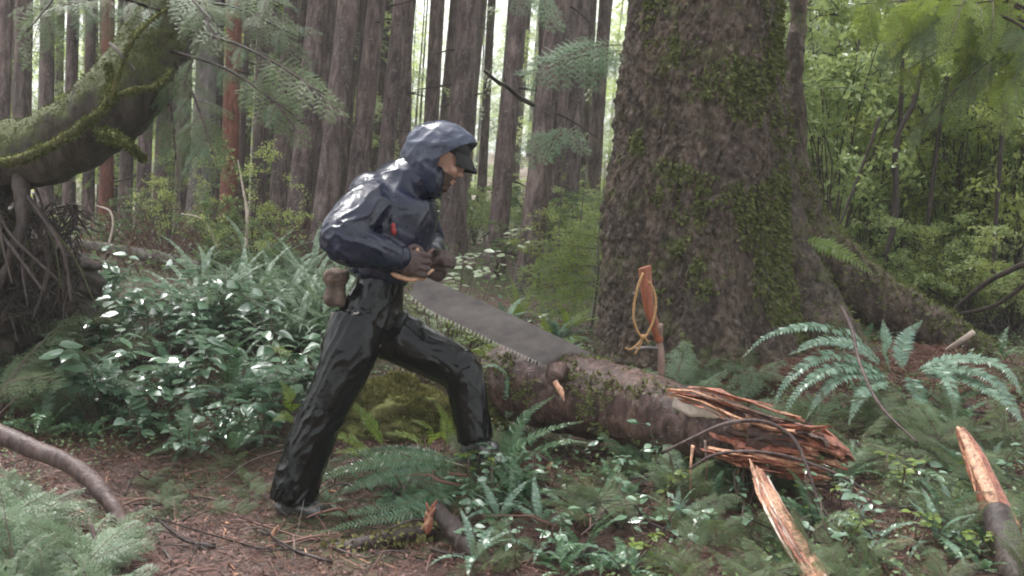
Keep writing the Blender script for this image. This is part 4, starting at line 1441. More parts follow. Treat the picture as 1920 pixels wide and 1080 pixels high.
# boughs of the leaning tree, top left
for k, (ax_, ay, bx, by, d0, d1) in enumerate([(330, 50, 610, 178, 5.2, 4.6), (320, 95, 550, 215, 5.2, 4.7), (330, 0, 560, 70, 5.2, 4.8), (300, 20, 120, 10, 5.2, 4.7),
                                               (260, -60, 400, 40, 5.2, 4.5), (200, -80, 50, 60, 5.1, 4.6), (330, 120, 400, 290, 5.2, 4.9), (310, 140, 330, 300, 5.2, 5.0), (330, -60, 530, 10, 5.2, 4.7)]):
    A, B = P(ax_, ay, d0), P(bx, by, d1)
    mid = (A + B) / 2 + [0, 0, .05]
    rb = MB()
    pth = spline([A - lo, mid - lo, B - lo], 16)
    tube(rb, pth, np.linspace(.010, .003, 16), 5)
    rb.build('branch', BARK_DARK, lt)
    dirb = unit(B - A)
    put_spray(SPRAY[k % 3], pth[9] + lo, B + dirb * .1 + [0, 0, -.02], lt, .66, up=(0, -.45, .9))
    for j_ in range(8):
        c = pth[2 + int(j_ * 1.7)] + lo
        sg = 1 if j_ % 2 else -1
        sd_ = unit(np.cross(dirb, (0, -.5, 1)))
        d_ = unit(dirb * .75 + sd_ * sg * .9 + np.array([0, 0, -.35]) + rng.normal(size=3) * .15)
        put_spray((SPRAY + SPRAY_B)[(j_ + k) % 5], c, c + d_ * rng.uniform(.13, .26), lt, .66, up=(0, -.45, .9))

# sprays beside the spruce and on the broad trunk
spl = np.array(sp.location)
for (a, b_, c, d, dd, de) in ((1175, 95, 1085, 112, 6.0, 5.7), (1165, 85, 1040, 105, 6.0, 5.5), (1150, 100, 994, 130, 6.0, 5.4)):
    put_spray(SPRAY_B[0], P(a, b_, dd), P(c, d, de), sp, .66, up=(0, -.75, .6), name='branch')
broad = next(x for x in bpy.data.objects if x.get('label', '').startswith('broad brown conifer'))
for (a, b_, c, d) in ((1075, 240, 975, 300), (1060, 236, 1100, 282), (1050, 240, 1020, 298), (1030, 250, 985, 275), (1000, -20, 1050, 50), (985, -20, 970, 20), (1010, -25, 1030, 30)):
    put_spray(COARSE['b'][0], P(a, b_, 9.6), P(c, d, 9.2), broad, .86, up=(0, -.75, .6), name='branch')

# ------------------------------------------------------------------ ferns placed by hand
def hfern(label, fronds, mt=FERN_BLUE, hw=.055, npin=40, name='sword_fern', group=None, hint=(0, -.5, 1), pw=1.0, hws=None):
    c0 = P(*fronds[0][0])
    r_ = thing(name, c0, label, 'fern', group)
    for k, f_ in enumerate(fronds):
        mb_ = MB()
        frond_geom(mb_, [P(*p_) - c0 for p_ in f_], hw if hws is None else hws[k], npin, seed=k + 40, hint=hint, pw=pw)
        mb_.build('frond', [mt, STEM], r_, smooth=False)
    return r_


C1 = (1668, 700, 5.05)
C2 = (1700, 705, 5.05)
hfern('big sword fern with long arching blue-green fronds in front of the spruce roots', [
    [C1, (1600, 632, 4.9), (1520, 612, 4.75), (1440, 630, 4.65), (1395, 668, 4.6)],
    [C1, (1620, 680, 4.9), (1550, 665, 4.75), (1480, 710, 4.6), (1448, 770, 4.55)],
    [C1, (1620, 690, 4.85), (1560, 690, 4.7), (1500, 730, 4.55), (1465, 790, 4.5)],
    [C1, (1630, 700, 4.85), (1580, 705, 4.7), (1540, 740, 4.6), (1512, 785, 4.5)],
    [C1, (1650, 712, 4.9), (1625, 730, 4.7), (1605, 760, 4.6), (1592, 795, 4.5)],
    [C2, (1712, 715, 4.9), (1725, 745, 4.7), (1750, 780, 4.55), (1775, 800, 4.5)],
    [C2, (1740, 690, 4.9), (1770, 700, 4.75), (1788, 740, 4.6), (1790, 790, 4.5)],
    [C2, (1780, 690, 4.95), (1850, 705, 4.8), (1895, 750, 4.7), (1920, 800, 4.6)],
    [C2, (1780, 674, 5.0), (1860, 678, 4.9), (1900, 710, 4.8), (1925, 760, 4.8)],
    [C2, (1790, 705, 4.95), (1850, 730, 4.75), (1900, 770, 4.6), (1935, 830, 4.5)],
    [C1, (1610, 650, 5.1), (1540, 640, 5.1), (1480, 665, 5.0)],
    [C1, (1662, 680, 5.0), (1662, 640, 4.95), (1655, 600, 5.0)],
    [C2, (1690, 670, 5.1), (1700, 630, 5.2), (1730, 600, 5.3)],
], hw=.062, npin=46, pw=1.3)
C3 = (935, 905, 4.3)
hfern('sword fern with serrated fronds reaching right below the saw cut', [
    [C3, (960, 850, 4.25), (1000, 818, 4.2), (1045, 800, 4.15), (1092, 790, 4.15)],
    [C3, (970, 865, 4.25), (1020, 840, 4.15), (1060, 828, 4.1), (1105, 830, 4.1)],
    [C3, (925, 930, 4.15), (905, 965, 4.05), (888, 1010, 3.95)],
    [C3, (965, 895, 4.2), (1000, 915, 4.1), (1030, 960, 4.0)],
    [C3, (900, 870, 4.25), (870, 855, 4.2), (840, 870, 4.15)],
    [C3, (950, 860, 4.3), (960, 820, 4.3), (990, 775, 4.3), (1040, 742, 4.3)],
], mt=FERN, hw=.05, npin=42)
C4 = (885, 878, 4.3)
hfern('flat spread fern with long fronds lying left under the man\'s stride', [
    [C4, (800, 862, 4.25), (700, 868, 4.2), (610, 895, 4.15), (560, 930, 4.1)],
    [C4, (800, 885, 4.2), (700, 900, 4.1), (600, 940, 4.05)],
    [C4, (820, 920, 4.1), (750, 945, 4.0), (670, 960, 3.9), (600, 965, 3.9)],
    [C4, (830, 935, 4.05), (780, 960, 3.9), (700, 975, 3.85), (590, 1000, 3.75)],
    [C4, (780, 850, 4.4), (680, 850, 4.4), (600, 870, 4.4)],
], mt=FERN, hw=.052, npin=50, hint=(0, -.8, .8))
hfern('pale wet fern frond curling between the front knee and the log end', [
    [(948, 800, 4.65), (958, 750, 4.6), (950, 705, 4.55), (925, 685, 4.5), (895, 692, 4.5)]], hw=.045, npin=36)
hfern('clump of yellow-green fern fronds before the mossy stump', [
    [(725, 840, 4.5), (700, 800, 4.45), (675, 770, 4.45), (652, 742, 4.45)],
    [(800, 835, 4.6), (760, 815, 4.5), (720, 812, 4.45)],
    [(830, 850, 4.55), (838, 820, 4.5), (835, 785, 4.5), (815, 752, 4.5)],
    [(800, 840, 4.6), (815, 815, 4.5), (795, 795, 4.45), (770, 788, 4.45)],
    [(700, 850, 4.5), (660, 825, 4.45), (620, 815, 4.4), (585, 830, 4.4)],
    [(720, 850, 4.5), (660, 845, 4.4), (625, 850, 4.35)],
], mt=FERN_LIME, hw=.045, npin=24, pw=1.2)
hfern('single bright yellow-green bracken frond at the foot of the huge spruce', [
    [(1500, 450, 6.1), (1540, 458, 6.0), (1590, 480, 5.9), (1640, 515, 5.85)],
], mt=FERN_LIME, hw=.075, npin=20, pw=1.1, hint=(0, -1, .5))
hfern('thin lime frond crossing the gap left of the rear thigh', [
    [(480, 648, 5.2), (520, 655, 5.2), (560, 675, 5.15), (585, 690, 5.1)]], mt=FERN_LIME, hw=.04, npin=20)
hfern('broad lime green leaf frond beside the rear knee', [
    [(548, 775, 4.75), (545, 750, 4.7), (535, 728, 4.7), (525, 715, 4.7)], [(560, 790, 4.75), (535, 780, 4.7), (510, 790, 4.7)]], mt=FERN_LIME, hw=.05, npin=14, pw=1.4)

# ------------------------------------------------------------------ scattered ferns and shrubs
for k in range(38):
    p = onground(rng.uniform(370, 640), rng.uniform(510, 670))
    fern(p, STRAP, int(rng.integers(15, 21)), rng.uniform(.6, .9), 'arching fern in the pale crowd of ferns behind the man', 'ferns behind the man on the left', name='deer_fern')
for k in range(34):
    p = onground(rng.uniform(-20, 560), rng.uniform(600, 850))
    fern(p, SWORD if k % 3 else SWORD_B, int(rng.integers(7, 12)), rng.uniform(.28, .5), 'green fern among the glossy leaves on the left bank', 'ferns on the left bank')
for k in range(16):
    p = onground(rng.uniform(760, 1120), rng.uniform(590, 700))
    fern(p, SWORD_B if k % 2 else SWORD_L, 9, rng.uniform(.3, .45), 'small fern behind the saw blade', 'small ferns behind the saw')
for k in range(62):
    p = onground(rng.uniform(880, 1920), rng.uniform(880, 1080))
    fern(p, SWORD if k % 3 else SWORD_B, int(rng.integers(6, 9)), rng.uniform(.16, .30), 'small fern in the green tangle below the log', 'small ferns below the log')
for k in range(16):
    p = onground(rng.uniform(1480, 1930), rng.uniform(640, 820))
    fern(p, SWORD, int(rng.integers(6, 9)), rng.uniform(.2, .38), 'small fern around the big sword fern', 'small ferns round the big sword fern')
for k in range(30):
    p = onground(rng.uniform(130, 590), rng.uniform(650, 830)) if k % 3 else onground(rng.uniform(110, 420), rng.uniform(600, 700))
    leafy(p, 'glossy broad-leaved shrub on the bank left of the man', 'glossy shrubs on the left bank', GL, nst=6, H=rng.uniform(.25, .50), per=8, ls=1.35)
for k in range(7):
    p = onground(rng.uniform(200, 520), rng.uniform(810, 870))
    leafy(p, 'low glossy seedling at the edge of the brown litter', 'low seedlings by the litter', GL, nst=4, H=rng.uniform(.1, .2), per=6, ls=.8)
for k in range(13):
    p = onground(rng.uniform(770, 960), rng.uniform(650, 780))
    leafy(p, 'small pale-leaved shrub behind the front thigh', 'pale shrubs behind the front thigh', (VL, WL)[k % 2], nst=8, H=rng.uniform(.3, .5), per=13, ls=.85)
for (px, py, d) in ((835, 560, 5.9), (870, 570, 6.0)):
    p = P(px, py, d)
    p = gp(p[0], p[1])
    leafy(p, 'twig shrub with round white-shining leaves behind the gloved hands', 'white-shining shrubs behind the hands', VL, nst=9, H=.80 if px < 850 else .84, per=13, ls=1.45, spread=.40, flat=.35)
for k in range(44):
    p = onground(rng.uniform(880, 1900), rng.uniform(880, 1075))
    leafy(p, 'small leafy sprig in the green tangle below the log', 'leafy sprigs below the log', (LL if k % 4 == 0 else GL), nst=3, H=rng.uniform(.1, .22), per=6, ls=.55)


def seedling(loc, meshes, n, L, label, group, el=(0.1, 0.9), name='hemlock_seedling', L0=.7):
    r_ = thing(name, loc, label, 'seedling', group)
    for k in range(n):
        a = rng.uniform(0, 6.28)
        e_ = rng.uniform(*el)
        l = L * rng.uniform(.6, 1.2)
        d_ = np.array([math.cos(a) * math.cos(e_), math.sin(a) * math.cos(e_), math.sin(e_)])
        h0 = np.array([0, 0, rng.uniform(0, .5) * L])
        put_spray(meshes[int(rng.integers(len(meshes)))], np.array(loc) + h0, np.array(loc) + h0 + d_ * l, r_, .66, up=(rng.normal() * .3, -.4 + rng.normal() * .3, 1))
    return r_


for k in range(20):
    px = rng.uniform(-60, 190)
    p = onground(px, rng.uniform(985, 1150) + .45 * max(px, 0))
    seedling(p, SPRAY_B, 9, rng.uniform(.16, .27), 'bluish hemlock seedling in the bottom left corner', 'hemlock seedlings in the bottom left corner')
for k in range(12):
    p = onground(rng.uniform(-30, 200), rng.uniform(610, 800))
    fern(p, SWORD_B if k % 2 else SWORD, 10, rng.uniform(.3, .45), 'pale fern under the root mass at the left edge', 'ferns under the root mass')
for k in range(14):
    p = onground(rng.uniform(-40, 190), rng.uniform(600, 830))
    seedling(p, SPRAY, 9, rng.uniform(.28, .5), 'green hemlock seedling at the left edge below the root mass', 'hemlock seedlings below the root mass')
for k in range(17):
    p = onground(rng.uniform(1240, 1440), rng.uniform(690, 780))
    seedling(p, SPRAY_B, 9, rng.uniform(.18, .30), 'feathery hemlock seedling between the log and the spruce', 'hemlock seedlings between log and spruce')
for k in range(62):
    px = rng.uniform(860, 1960)
    py = rng.uniform(900, 1130) if k % 4 else rng.uniform(850, 950)
    if px < 1050 and py < 950:
        px += 300
    p = onground(px, py)
    seedling(p, SPRAY if k % 4 else SPRAY_B, 7, rng.uniform(.09, .2), 'feathery green hemlock seedling in the tangle below the log', 'hemlock seedlings below the log', el=(.1, 1.0))
for (px, py) in ((900, 862), (925, 872), (948, 858), (880, 880), (860, 868), (960, 875)):
    seedling(onground(px, py), SPRAY, 8, .13, 'small feathery seedling at the front boot', 'seedlings round the front boot', el=(.2, 1.3))
for (px, py) in ((915, 880), (945, 868)):
    fern(onground(px, py), SWORD, 9, .2, 'small fern hiding the front boot', 'ferns at the front boot')
for k in range(10):
    fern(onground(rng.uniform(610, 900), rng.uniform(880, 960)), SWORD, 6, rng.uniform(.16, .3), 'low fern on the litter under the stride', 'low ferns under the stride', tilt=.35)
for k in range(14):
    p = onground(rng.uniform(1480, 1930), rng.uniform(800, 900))
    seedling(p, SPRAY, 8, rng.uniform(.16, .28), 'green hemlock seedling right of the broken log end', 'hemlock seedlings right of the log')

for k in range(46):
    px = rng.uniform(180, 1900)
    py = rng.uniform(850, 1075)
    p = onground(px, py)
    aa = rng.uniform(0, 6.28)
    L = rng.uniform(.16, .5)
    r_ = thing('fallen_twig', p, 'thin dead twig lying in the foreground litter', 'twig', 'dead twigs lying in the foreground')
    mb = MB()
    e1 = np.array([math.cos(aa), math.sin(aa) * .6, rng.uniform(0, .25)]) * L
    pth = spline([[0, 0, .01], e1 * .35 + rng.normal(size=3) * .02 + [0, 0, .02], e1 * .7 + rng.normal(size=3) * .02 + [0, 0, .02], e1], 14)
    tube(mb, pth, np.linspace(rng.uniform(.004, .010), .0015, 14), 6, disp=lambda p_, th, s: .001 * fbm(p_ * 60, 2))
    for j_ in range(2):
        q0_ = pth[4 + 4 * j_]
        tube(mb, np.array([q0_, q0_ + rng.normal(size=3) * .03 + e1 * .12, q0_ + rng.normal(size=3) * .04 + e1 * .25]), [.003, .002, .001], 5)
    mb.build('wood', (BARK_DARK, BARK_STICK, LITTER)[k % 3], r_)
for k in range(16):
    p = onground(rng.uniform(270, 640), rng.uniform(860, 1000))
    seedling(p, SPRAY, 6, rng.uniform(.07, .13), 'tiny green seedling on the brown litter path', 'tiny seedlings on the path', el=(.1, .8))

# ------------------------------------------------------------------ litter, moss and small ground cover
def ground_pts(n_, x0, x1, y0, y1, fn=None):
    """scatter points on the ground inside a picture region, denser towards it (region given in metres)"""
    x = rng.uniform(x0, x1, n_)
    y = rng.uniform(y0, y1, n_)
    if fn is not None:
        k_ = fn(x, y)
        x, y = x[k_], y[k_]
    return np.stack([x, y, hgt(x, y)], 1)


def greenness(x, y):
    p_ = np.stack([x, y, x * 0], 1)
    # litter path on the left front is brown; right front is green
    br = np.exp(-(((x + 1.05) / 0.75) ** 2 + ((y - 3.9) / 0.75) ** 2)) + 0.6 * np.exp(-(((x + .1) / 0.6) ** 2 + ((y - 3.55) / 0.5) ** 2))
    return fbm(p_ * 1.8, 3) * 0.6 + 0.35 - 1.3 * br


def twiglets(n_, pts, lmin, lmax, wd, mt, name, label, cat):
    n_ = len(pts)
    a = rng.uniform(0, 6.28, n_)
    el = np.abs(rng.normal(size=n_)) * .25
    L_ = rng.uniform(lmin, lmax, n_) ** 1.0
    d = np.stack([np.cos(a) * np.cos(el), np.sin(a) * np.cos(el), np.sin(el)], 1)
    s_ = unit(np.cross(d, rng.normal(size=(n_, 3))))
    c = pts + [0, 0, .004]
    w_ = (wd * rng.uniform(.5, 1.5, n_))[:, None]
    up = np.cross(s_, d)
    L_ = L_[:, None]
    a0, b0 = c - d * L_ * .5, c + d * L_ * .5
    v_ = np.stack([a0 - s_ * w_, a0 + s_ * w_, a0 + up * w_ * 1.5, b0 - s_ * w_ * .4, b0 + s_ * w_ * .4, b0 + up * w_ * .6], 1).reshape(-1, 3)
    base_ = (np.arange(n_) * 6)[:, None]
    q_ = np.concatenate([base_ + [[0, 1, 4, 3]], base_ + [[1, 2, 5, 4]], base_ + [[2, 0, 3, 5]]])
    o = MB().add(v_, q_).build(name, mt, smooth=False)
    return tag(o, label, cat, kind='stuff')


twiglets(0, ground_pts(80000, -3.2, 3.2, 2.9, 7.5), .015, .06, .0014, LITTER, 'needle_litter', 'reddish brown needles and twig bits strewn over the ground', 'litter')
twiglets(0, ground_pts(9000, -3.2, 3.4, 2.9, 7.0), .04, .26, .0022, LITTER, 'twig_litter', 'longer fallen twigs strewn over the ground', 'litter')
twiglets(0, ground_pts(1100, -3.2, 3.4, 2.9, 7.0), .15, .6, .004, BARK_DARK, 'dead_sticks', 'dark dead sticks lying over the ground', 'sticks')
twiglets(0, ground_pts(500, -2.2, 2.6, 3.0, 6.0), .02, .07, .004, WOOD_FRESH, 'sawdust_chips', 'small orange wood chips strewn round the log', 'wood chips')


q0 = P(1330, 640, 5.7)
pp_ = ground_pts(16000, q0[0] - .35, q0[0] + 1.7, q0[1] - .25, q0[1] + 1.1)
pp_[:, 2] += rng.uniform(0, .09, len(pp_))
twiglets(0, pp_, .03, .16, .0022, LITTER, 'bark_litter', 'reddish twigs and bark bits heaped round the foot of the huge spruce', 'litter')


def blades(n_, pts, size, mt, name, label, cat, lean=.6, width=.3):
    nr = np.tile([0, 0, 1.0], (len(pts), 1))
    v_, t_ = tufts(pts, nr, size, (0, 0, .2), spread=lean, width=width)
    return tag(MB().add(v_, t=t_).build(name, mt, smooth=False), label, cat, kind='stuff')


blades(0, ground_pts(110000, -3.6, 3.8, 2.9, 8.5, lambda x, y: greenness(x, y) + rng.normal(size=len(x)) * .12 > .35), .016, MOSS_DARK, 'ground_moss', 'dark green moss carpet on the forest floor', 'moss')
p_ = ground_pts(60000, -3.6, 4.2, 2.9, 9.5, lambda x, y: greenness(x, y) + rng.normal(size=len(x)) * .15 > .22)
n_ = len(p_)
c = p_ + np.stack([rng.normal(size=n_) * .01, rng.normal(size=n_) * .01, rng.uniform(.01, .11, n_)], 1)
nn = unit(np.stack([rng.normal(size=n_) * .45, rng.normal(size=n_) * .45 - .2, np.ones(n_)], 1))
d = unit(np.cross(nn, rng.normal(size=(n_, 3))))
s_ = np.cross(nn, d)
L_ = (rng.uniform(.008, .024, n_))[:, None]
v_ = np.stack([c - d * L_ * .6, c + s_ * L_ * .35, c + d * L_ * .6, c - s_ * L_ * .35], 1).reshape(-1, 3)
tag(MB().add(v_, np.arange(n_ * 4).reshape(-1, 4)).build('ground_cover', LEAF_MID, smooth=False), 'tiny green leaves of the low ground cover', 'ground cover', kind='stuff')
p_ = ground_pts(22000, -3.2, 3.4, 2.9, 6.5)
n_ = len(p_)
c = p_ + np.stack([p_[:, 0] * 0, p_[:, 0] * 0, rng.uniform(.004, .022, n_)], 1)
nn = unit(np.stack([rng.normal(size=n_) * .5, rng.normal(size=n_) * .5, np.ones(n_)], 1))
d = unit(np.cross(nn, rng.normal(size=(n_, 3))))
s_ = np.cross(nn, d)
L_ = (rng.uniform(.004, .012, n_))[:, None]
v_ = np.stack([c - d * L_, c + s_ * L_ * .6 + nn * L_ * .2, c + d * L_, c - s_ * L_ * .6 + nn * L_ * .2], 1).reshape(-1, 3)
tag(MB().add(v_, np.arange(n_ * 4).reshape(-1, 4)).build('fallen_leaves', LITTER, smooth=False), 'small dead brown leaves on the forest floor', 'leaf litter', kind='stuff')
# farther forest floor plants as a mass
p_ = ground_pts(60000, -14, 16, 8.5, 34)
n_ = len(p_)
c = p_ + np.stack([rng.normal(size=n_) * .03, rng.normal(size=n_) * .03, rng.uniform(.0, .32, n_)], 1)
nn = unit(np.stack([rng.normal(size=n_) * .5, rng.normal(size=n_) * .5, np.ones(n_)], 1))
d = unit(np.cross(nn, rng.normal(size=(n_, 3))))
s_ = np.cross(nn, d)
L_ = (rng.uniform(.02, .07, n_))[:, None]
v_ = np.stack([c - d * L_ * .6, c + s_ * L_ * .35, c + d * L_ * .6, c - s_ * L_ * .35], 1).reshape(-1, 3)
tag(MB().add(v_, np.arange(n_ * 4).reshape(-1, 4)).build('far_ground_cover', LEAF_MID, smooth=False), 'mass of low green plants on the floor of the far wood', 'ground cover', kind='stuff')

# ------------------------------------------------------------------ the man
MD = 4.2
M2P = FPX / MD


def ell(mb, rows, seg=28, n=36, m=0, depthdir=None):
    """rows: px, py, depth offset, radius in picture plane (m), radius in depth (m)"""
    c = np.array([list(P(a, b, MD + dd)) + [ra, rb] for (a, b, dd, ra, rb) in rows])
    s = spline(c, n)
    path = s[:, :3]
    T = unit(np.gradient(path, axis=0))
    dd_ = FWD if depthdir is None else np.asarray(depthdir)
    B = unit(dd_[None] - T * (T @ dd_)[:, None])
    Nn_ = np.cross(T, B)
    th = np.linspace(0, 2 * math.pi, seg, endpoint=False)
    pos = path[:, None] + np.cos(th)[None, :, None] * Nn_[:, None] * s[:, 3][:, None, None] + np.sin(th)[None, :, None] * B[:, None] * s[:, 4][:, None, None]
    v = pos.reshape(-1, 3)
    i = np.arange(n - 1)[:, None] * seg
    j = np.arange(seg)[None]
    q = np.stack([i + j, i + (j + 1) % seg, i + seg + (j + 1) % seg, i + seg + j], -1).reshape(-1, 4)
    c0, c1 = len(v), len(v) + 1
    r0 = s[0, 3:5].min() * .45
    r1 = s[-1, 3:5].min() * .45
    v = np.vstack([v, path[0] - T[0] * r0, path[-1] + T[-1] * r1])
    jj = np.arange(seg)
    t = np.vstack([np.stack([jj * 0 + c0, (jj + 1) % seg, jj], 1), np.stack([jj * 0 + c1, (n - 1) * seg + jj, (n - 1) * seg + (jj + 1) % seg], 1)])
    mb.add(v, q, t, m)
    return path


def ball(mb, c, r, ax=None, seg=20):
    """ellipsoid; r scalar or 3; ax rows = axes"""
    r = np.full(3, r) if np.isscalar(r) else np.asarray(r)
    ax = np.eye(3) if ax is None else np.asarray(ax)
    u = np.linspace(0, 2 * math.pi, seg, endpoint=False)
    w = np.linspace(0, math.pi, seg // 2 + 2)[1:-1]
    U_, W_ = np.meshgrid(u, w)
    d = np.stack([np.cos(U_) * np.sin(W_), np.sin(U_) * np.sin(W_), np.cos(W_)], -1).reshape(-1, 3)
    d = np.vstack([d, [0, 0, 1], [0, 0, -1]])
    v = np.asarray(c) + (d * r) @ ax
    k = len(w)
    i = np.arange(k - 1)[:, None] * seg
    j = np.arange(seg)[None]
    q = np.stack([i + j, i + seg + j, i + seg + (j + 1) % seg, i + (j + 1) % seg], -1).reshape(-1, 4)
    jj = np.arange(seg)
    t = np.vstack([np.stack([jj * 0 + k * seg, jj, (jj + 1) % seg], 1), np.stack([jj * 0 + k * seg + 1, (k - 1) * seg + (jj + 1) % seg, (k - 1) * seg + jj], 1)])
    mb.add(v, q, t)


def remesh(mb, name, mt, voxel, smooth=4, fn=None, post=0):
    me = mb.mesh(name + '_raw', mt)
    o = bpy.data.objects.new(name, me)
    COL.objects.link(o)
    md_ = o.modifiers.new('r', 'REMESH')
    md_.mode = 'VOXEL'
    md_.voxel_size = voxel
    md_.use_smooth_shade = True
    if smooth:
        s_ = o.modifiers.new('s', 'SMOOTH')
        s_.factor = 0.5
        s_.iterations = smooth
    dg = bpy.context.evaluated_depsgraph_get()
    dg.update()
    out = bpy.data.meshes.new_from_object(o.evaluated_get(dg))
    out.name = name
    bpy.data.objects.remove(o)
    bpy.data.meshes.remove(me)
    if not out.materials:
        out.materials.append(mt)
    if fn is not None:
        n_ = len(out.vertices)
        co = np.empty(n_ * 3, np.float32)
        no = np.empty(n_ * 3, np.float32)
        out.vertices.foreach_get('co', co)
        out.vertices.foreach_get('normal', no)
        co = co.reshape(-1, 3).astype(float)
        no = no.reshape(-1, 3).astype(float)
        co = fn(co, no)
        out.vertices.foreach_set('co', co.astype(np.float32).ravel())
        out.update()
    if post:
        o = bpy.data.objects.new(name, out)
        COL.objects.link(o)
        s_ = o.modifiers.new('s', 'SMOOTH')
        s_.factor = 0.5
        s_.iterations = post
        dg = bpy.context.evaluated_depsgraph_get()
        dg.update()
        out2 = bpy.data.meshes.new_from_object(o.evaluated_get(dg))
        bpy.data.objects.remove(o)
        out2.name = name
        out = out2
    out.polygons.foreach_set('use_smooth', np.ones(len(out.polygons), bool))
    return out


def bone_coords(co, bones):
    """nearest bone: distance along (with offsets), radial direction, index"""
    best = np.full(len(co), 1e9)
    s_ = np.zeros(len(co))
    rad_ = np.zeros((len(co), 3))
    idx = np.zeros(len(co), int)
    for k, (a, b, w) in enumerate(bones):
        ab = b - a
        L = np.linalg.norm(ab)
        t = np.clip((co - a) @ ab / L ** 2, 0, 1)
        q = a + t[:, None] * ab
        d = np.linalg.norm(co - q, axis=1) / w
        m_ = d < best
        best[m_] = d[m_]
        s_[m_] = (t * L)[m_] + k * 1.7
        rad_[m_] = (co - q)[m_]
        idx[m_] = k
    return s_, unit(rad_), best, idx


def folds(co, no, bones, amp, f=11.0, tw=0.9, joints=(), seed=0.0, base=0.35, sharp=1.0):
    s_, rd, _, idx = bone_coords(co, bones)
    ph = np.stack([s_ * f + tw * 2.0 * rd[:, 0] + seed, rd[:, 1] * tw, rd[:, 2] * tw + seed], 1)
    ph += 0.8 * np.stack([pn(co * 5 + seed), pn(co * 6 + 40 + seed), pn(co * 6 + 80)], 1)
    a1 = np.exp(-7 * np.abs(pn(ph)))
    ph2 = np.stack([s_ * f * 1.9 - 1.6 * rd[:, 0], rd[:, 1] * 1.3, rd[:, 2] * 1.3 + 7 + seed], 1) + 0.3 * np.stack([pn(co * 5), pn(co * 5 + 40), pn(co * 5 + 80)], 1)
    a2 = np.exp(-7 * np.abs(pn(ph2)))
    w = np.full(len(co), base)
    for (jp, jr, ja) in joints:
        w += ja * np.exp(-(np.linalg.norm(co - jp, axis=1) / jr) ** 2)
    big = pn(co * 4.0 + 3 + seed) * 0.45
    return co + no * (amp * (w * (1.0 * a1 + 0.30 * a2) + big - .45 * w))[:, None]


def rain(name, col, rough, spec=.6):
    m, nt, b = mat(name)
    v, _ = coords(nt)
    f = noise_tex(nt, v, 9, 5, 0.65)
    f2 = noise_tex(nt, v, 160, 3, 0.6)
    c = ramp(nt, f, [(0.3, tuple(x * .7 for x in col)), (0.7, tuple(x * 1.4 for x in col))])
    nt.links.new(c, b.inputs['Base Color'])
    mr = N_(nt, 'ShaderNodeMapRange')
    mr.inputs['From Min'].default_value = 0.35
    mr.inputs['From Max'].default_value = 0.65
    mr.inputs['To Min'].default_value = rough - .1
    mr.inputs['To Max'].default_value = rough + .12
    nt.links.new(f, mr.inputs['Value'])
    nt.links.new(mr.outputs[0], b.inputs['Roughness'])
    b.inputs['Specular IOR Level'].default_value = spec
    bp = N_(nt, 'ShaderNodeBump', Strength=0.25, Distance=0.002)
    nt.links.new(f2, bp.inputs['Height'])
    bp2 = N_(nt, 'ShaderNodeBump', Strength=0.5, Distance=0.01)
    nt.links.new(f, bp2.inputs['Height'])
    nt.links.new(bp.outputs[0], bp2.inputs['Normal'])
    nt.links.new(bp2.outputs[0], b.inputs['Normal'])
    return m


NAVY = rain('wet_navy_jacket', (0.0055, 0.0085, 0.026), 0.28, .5)
BLACKR = rain('wet_black_trousers', (0.0018, 0.002, 0.0026), 0.18, .32)
GLOVE = plain('brown_glove', (0.060, 0.036, 0.032), 0.6, nscale=40, namp=.4, bump=.002)
SKIN = plain('skin', (0.38, 0.22, 0.165), 0.55, nscale=14, namp=.2)
BEARD = plain('beard_hair', (0.055, 0.03, 0.022), 0.8, nscale=90, namp=.5, bump=.002)
CAPM = plain('black_cap', (0.006, 0.006, 0.007), 0.7)
BOOT = plain('wet_boot_rubber', (0.05, 0.052, 0.05), 0.22, nscale=20, namp=.5, spec=.8, bump=.003)
POUCH = plain('brown_canvas', (0.10, 0.07, 0.055), 0.85, nscale=45, namp=.6, bump=.004)
REDM = plain('red_tag', (0.28, 0.02, 0.02), 0.6)

foot = P(545, 965, MD - .13)
man0 = np.array([foot[0], foot[1], 0.0])
man = thing('person', man0, 'person in a wet hooded blue rain jacket and black rain trousers striding right, sawing', 'person')
J = lambda a, b, dd=0.0: P(a, b, MD + dd)


def mchild(name, me, parent=None):
    """mesh given in world coordinates, hung under the person (or one of his garments)"""
    o = ob(name, me, parent or man)
    if parent is None:
        me.transform(Matrix.Translation(-Vector(man0)))
    else:
        me.transform(Matrix.Translation(-Vector(man0)))
    return o


# head axes
ha = math.radians(24)
ha = math.radians(33)
HF = CR * math.cos(ha) - CU * math.sin(ha) - FWD * 0.10
HF = unit(HF)
HU = CR * math.sin(ha) + CU * math.cos(ha)
HU = unit(HU - HF * (HU @ HF))
HS = np.cross(HF, HU)          # his right or left; sign fixed below
if HS @ FWD > 0:
    HS = -HS                   # towards the camera
HC = J(829, 297)
H = lambda f, u, s=0.0: HC + HF * f + HU * u + HS * s
AX = np.array([HF, HS, HU])

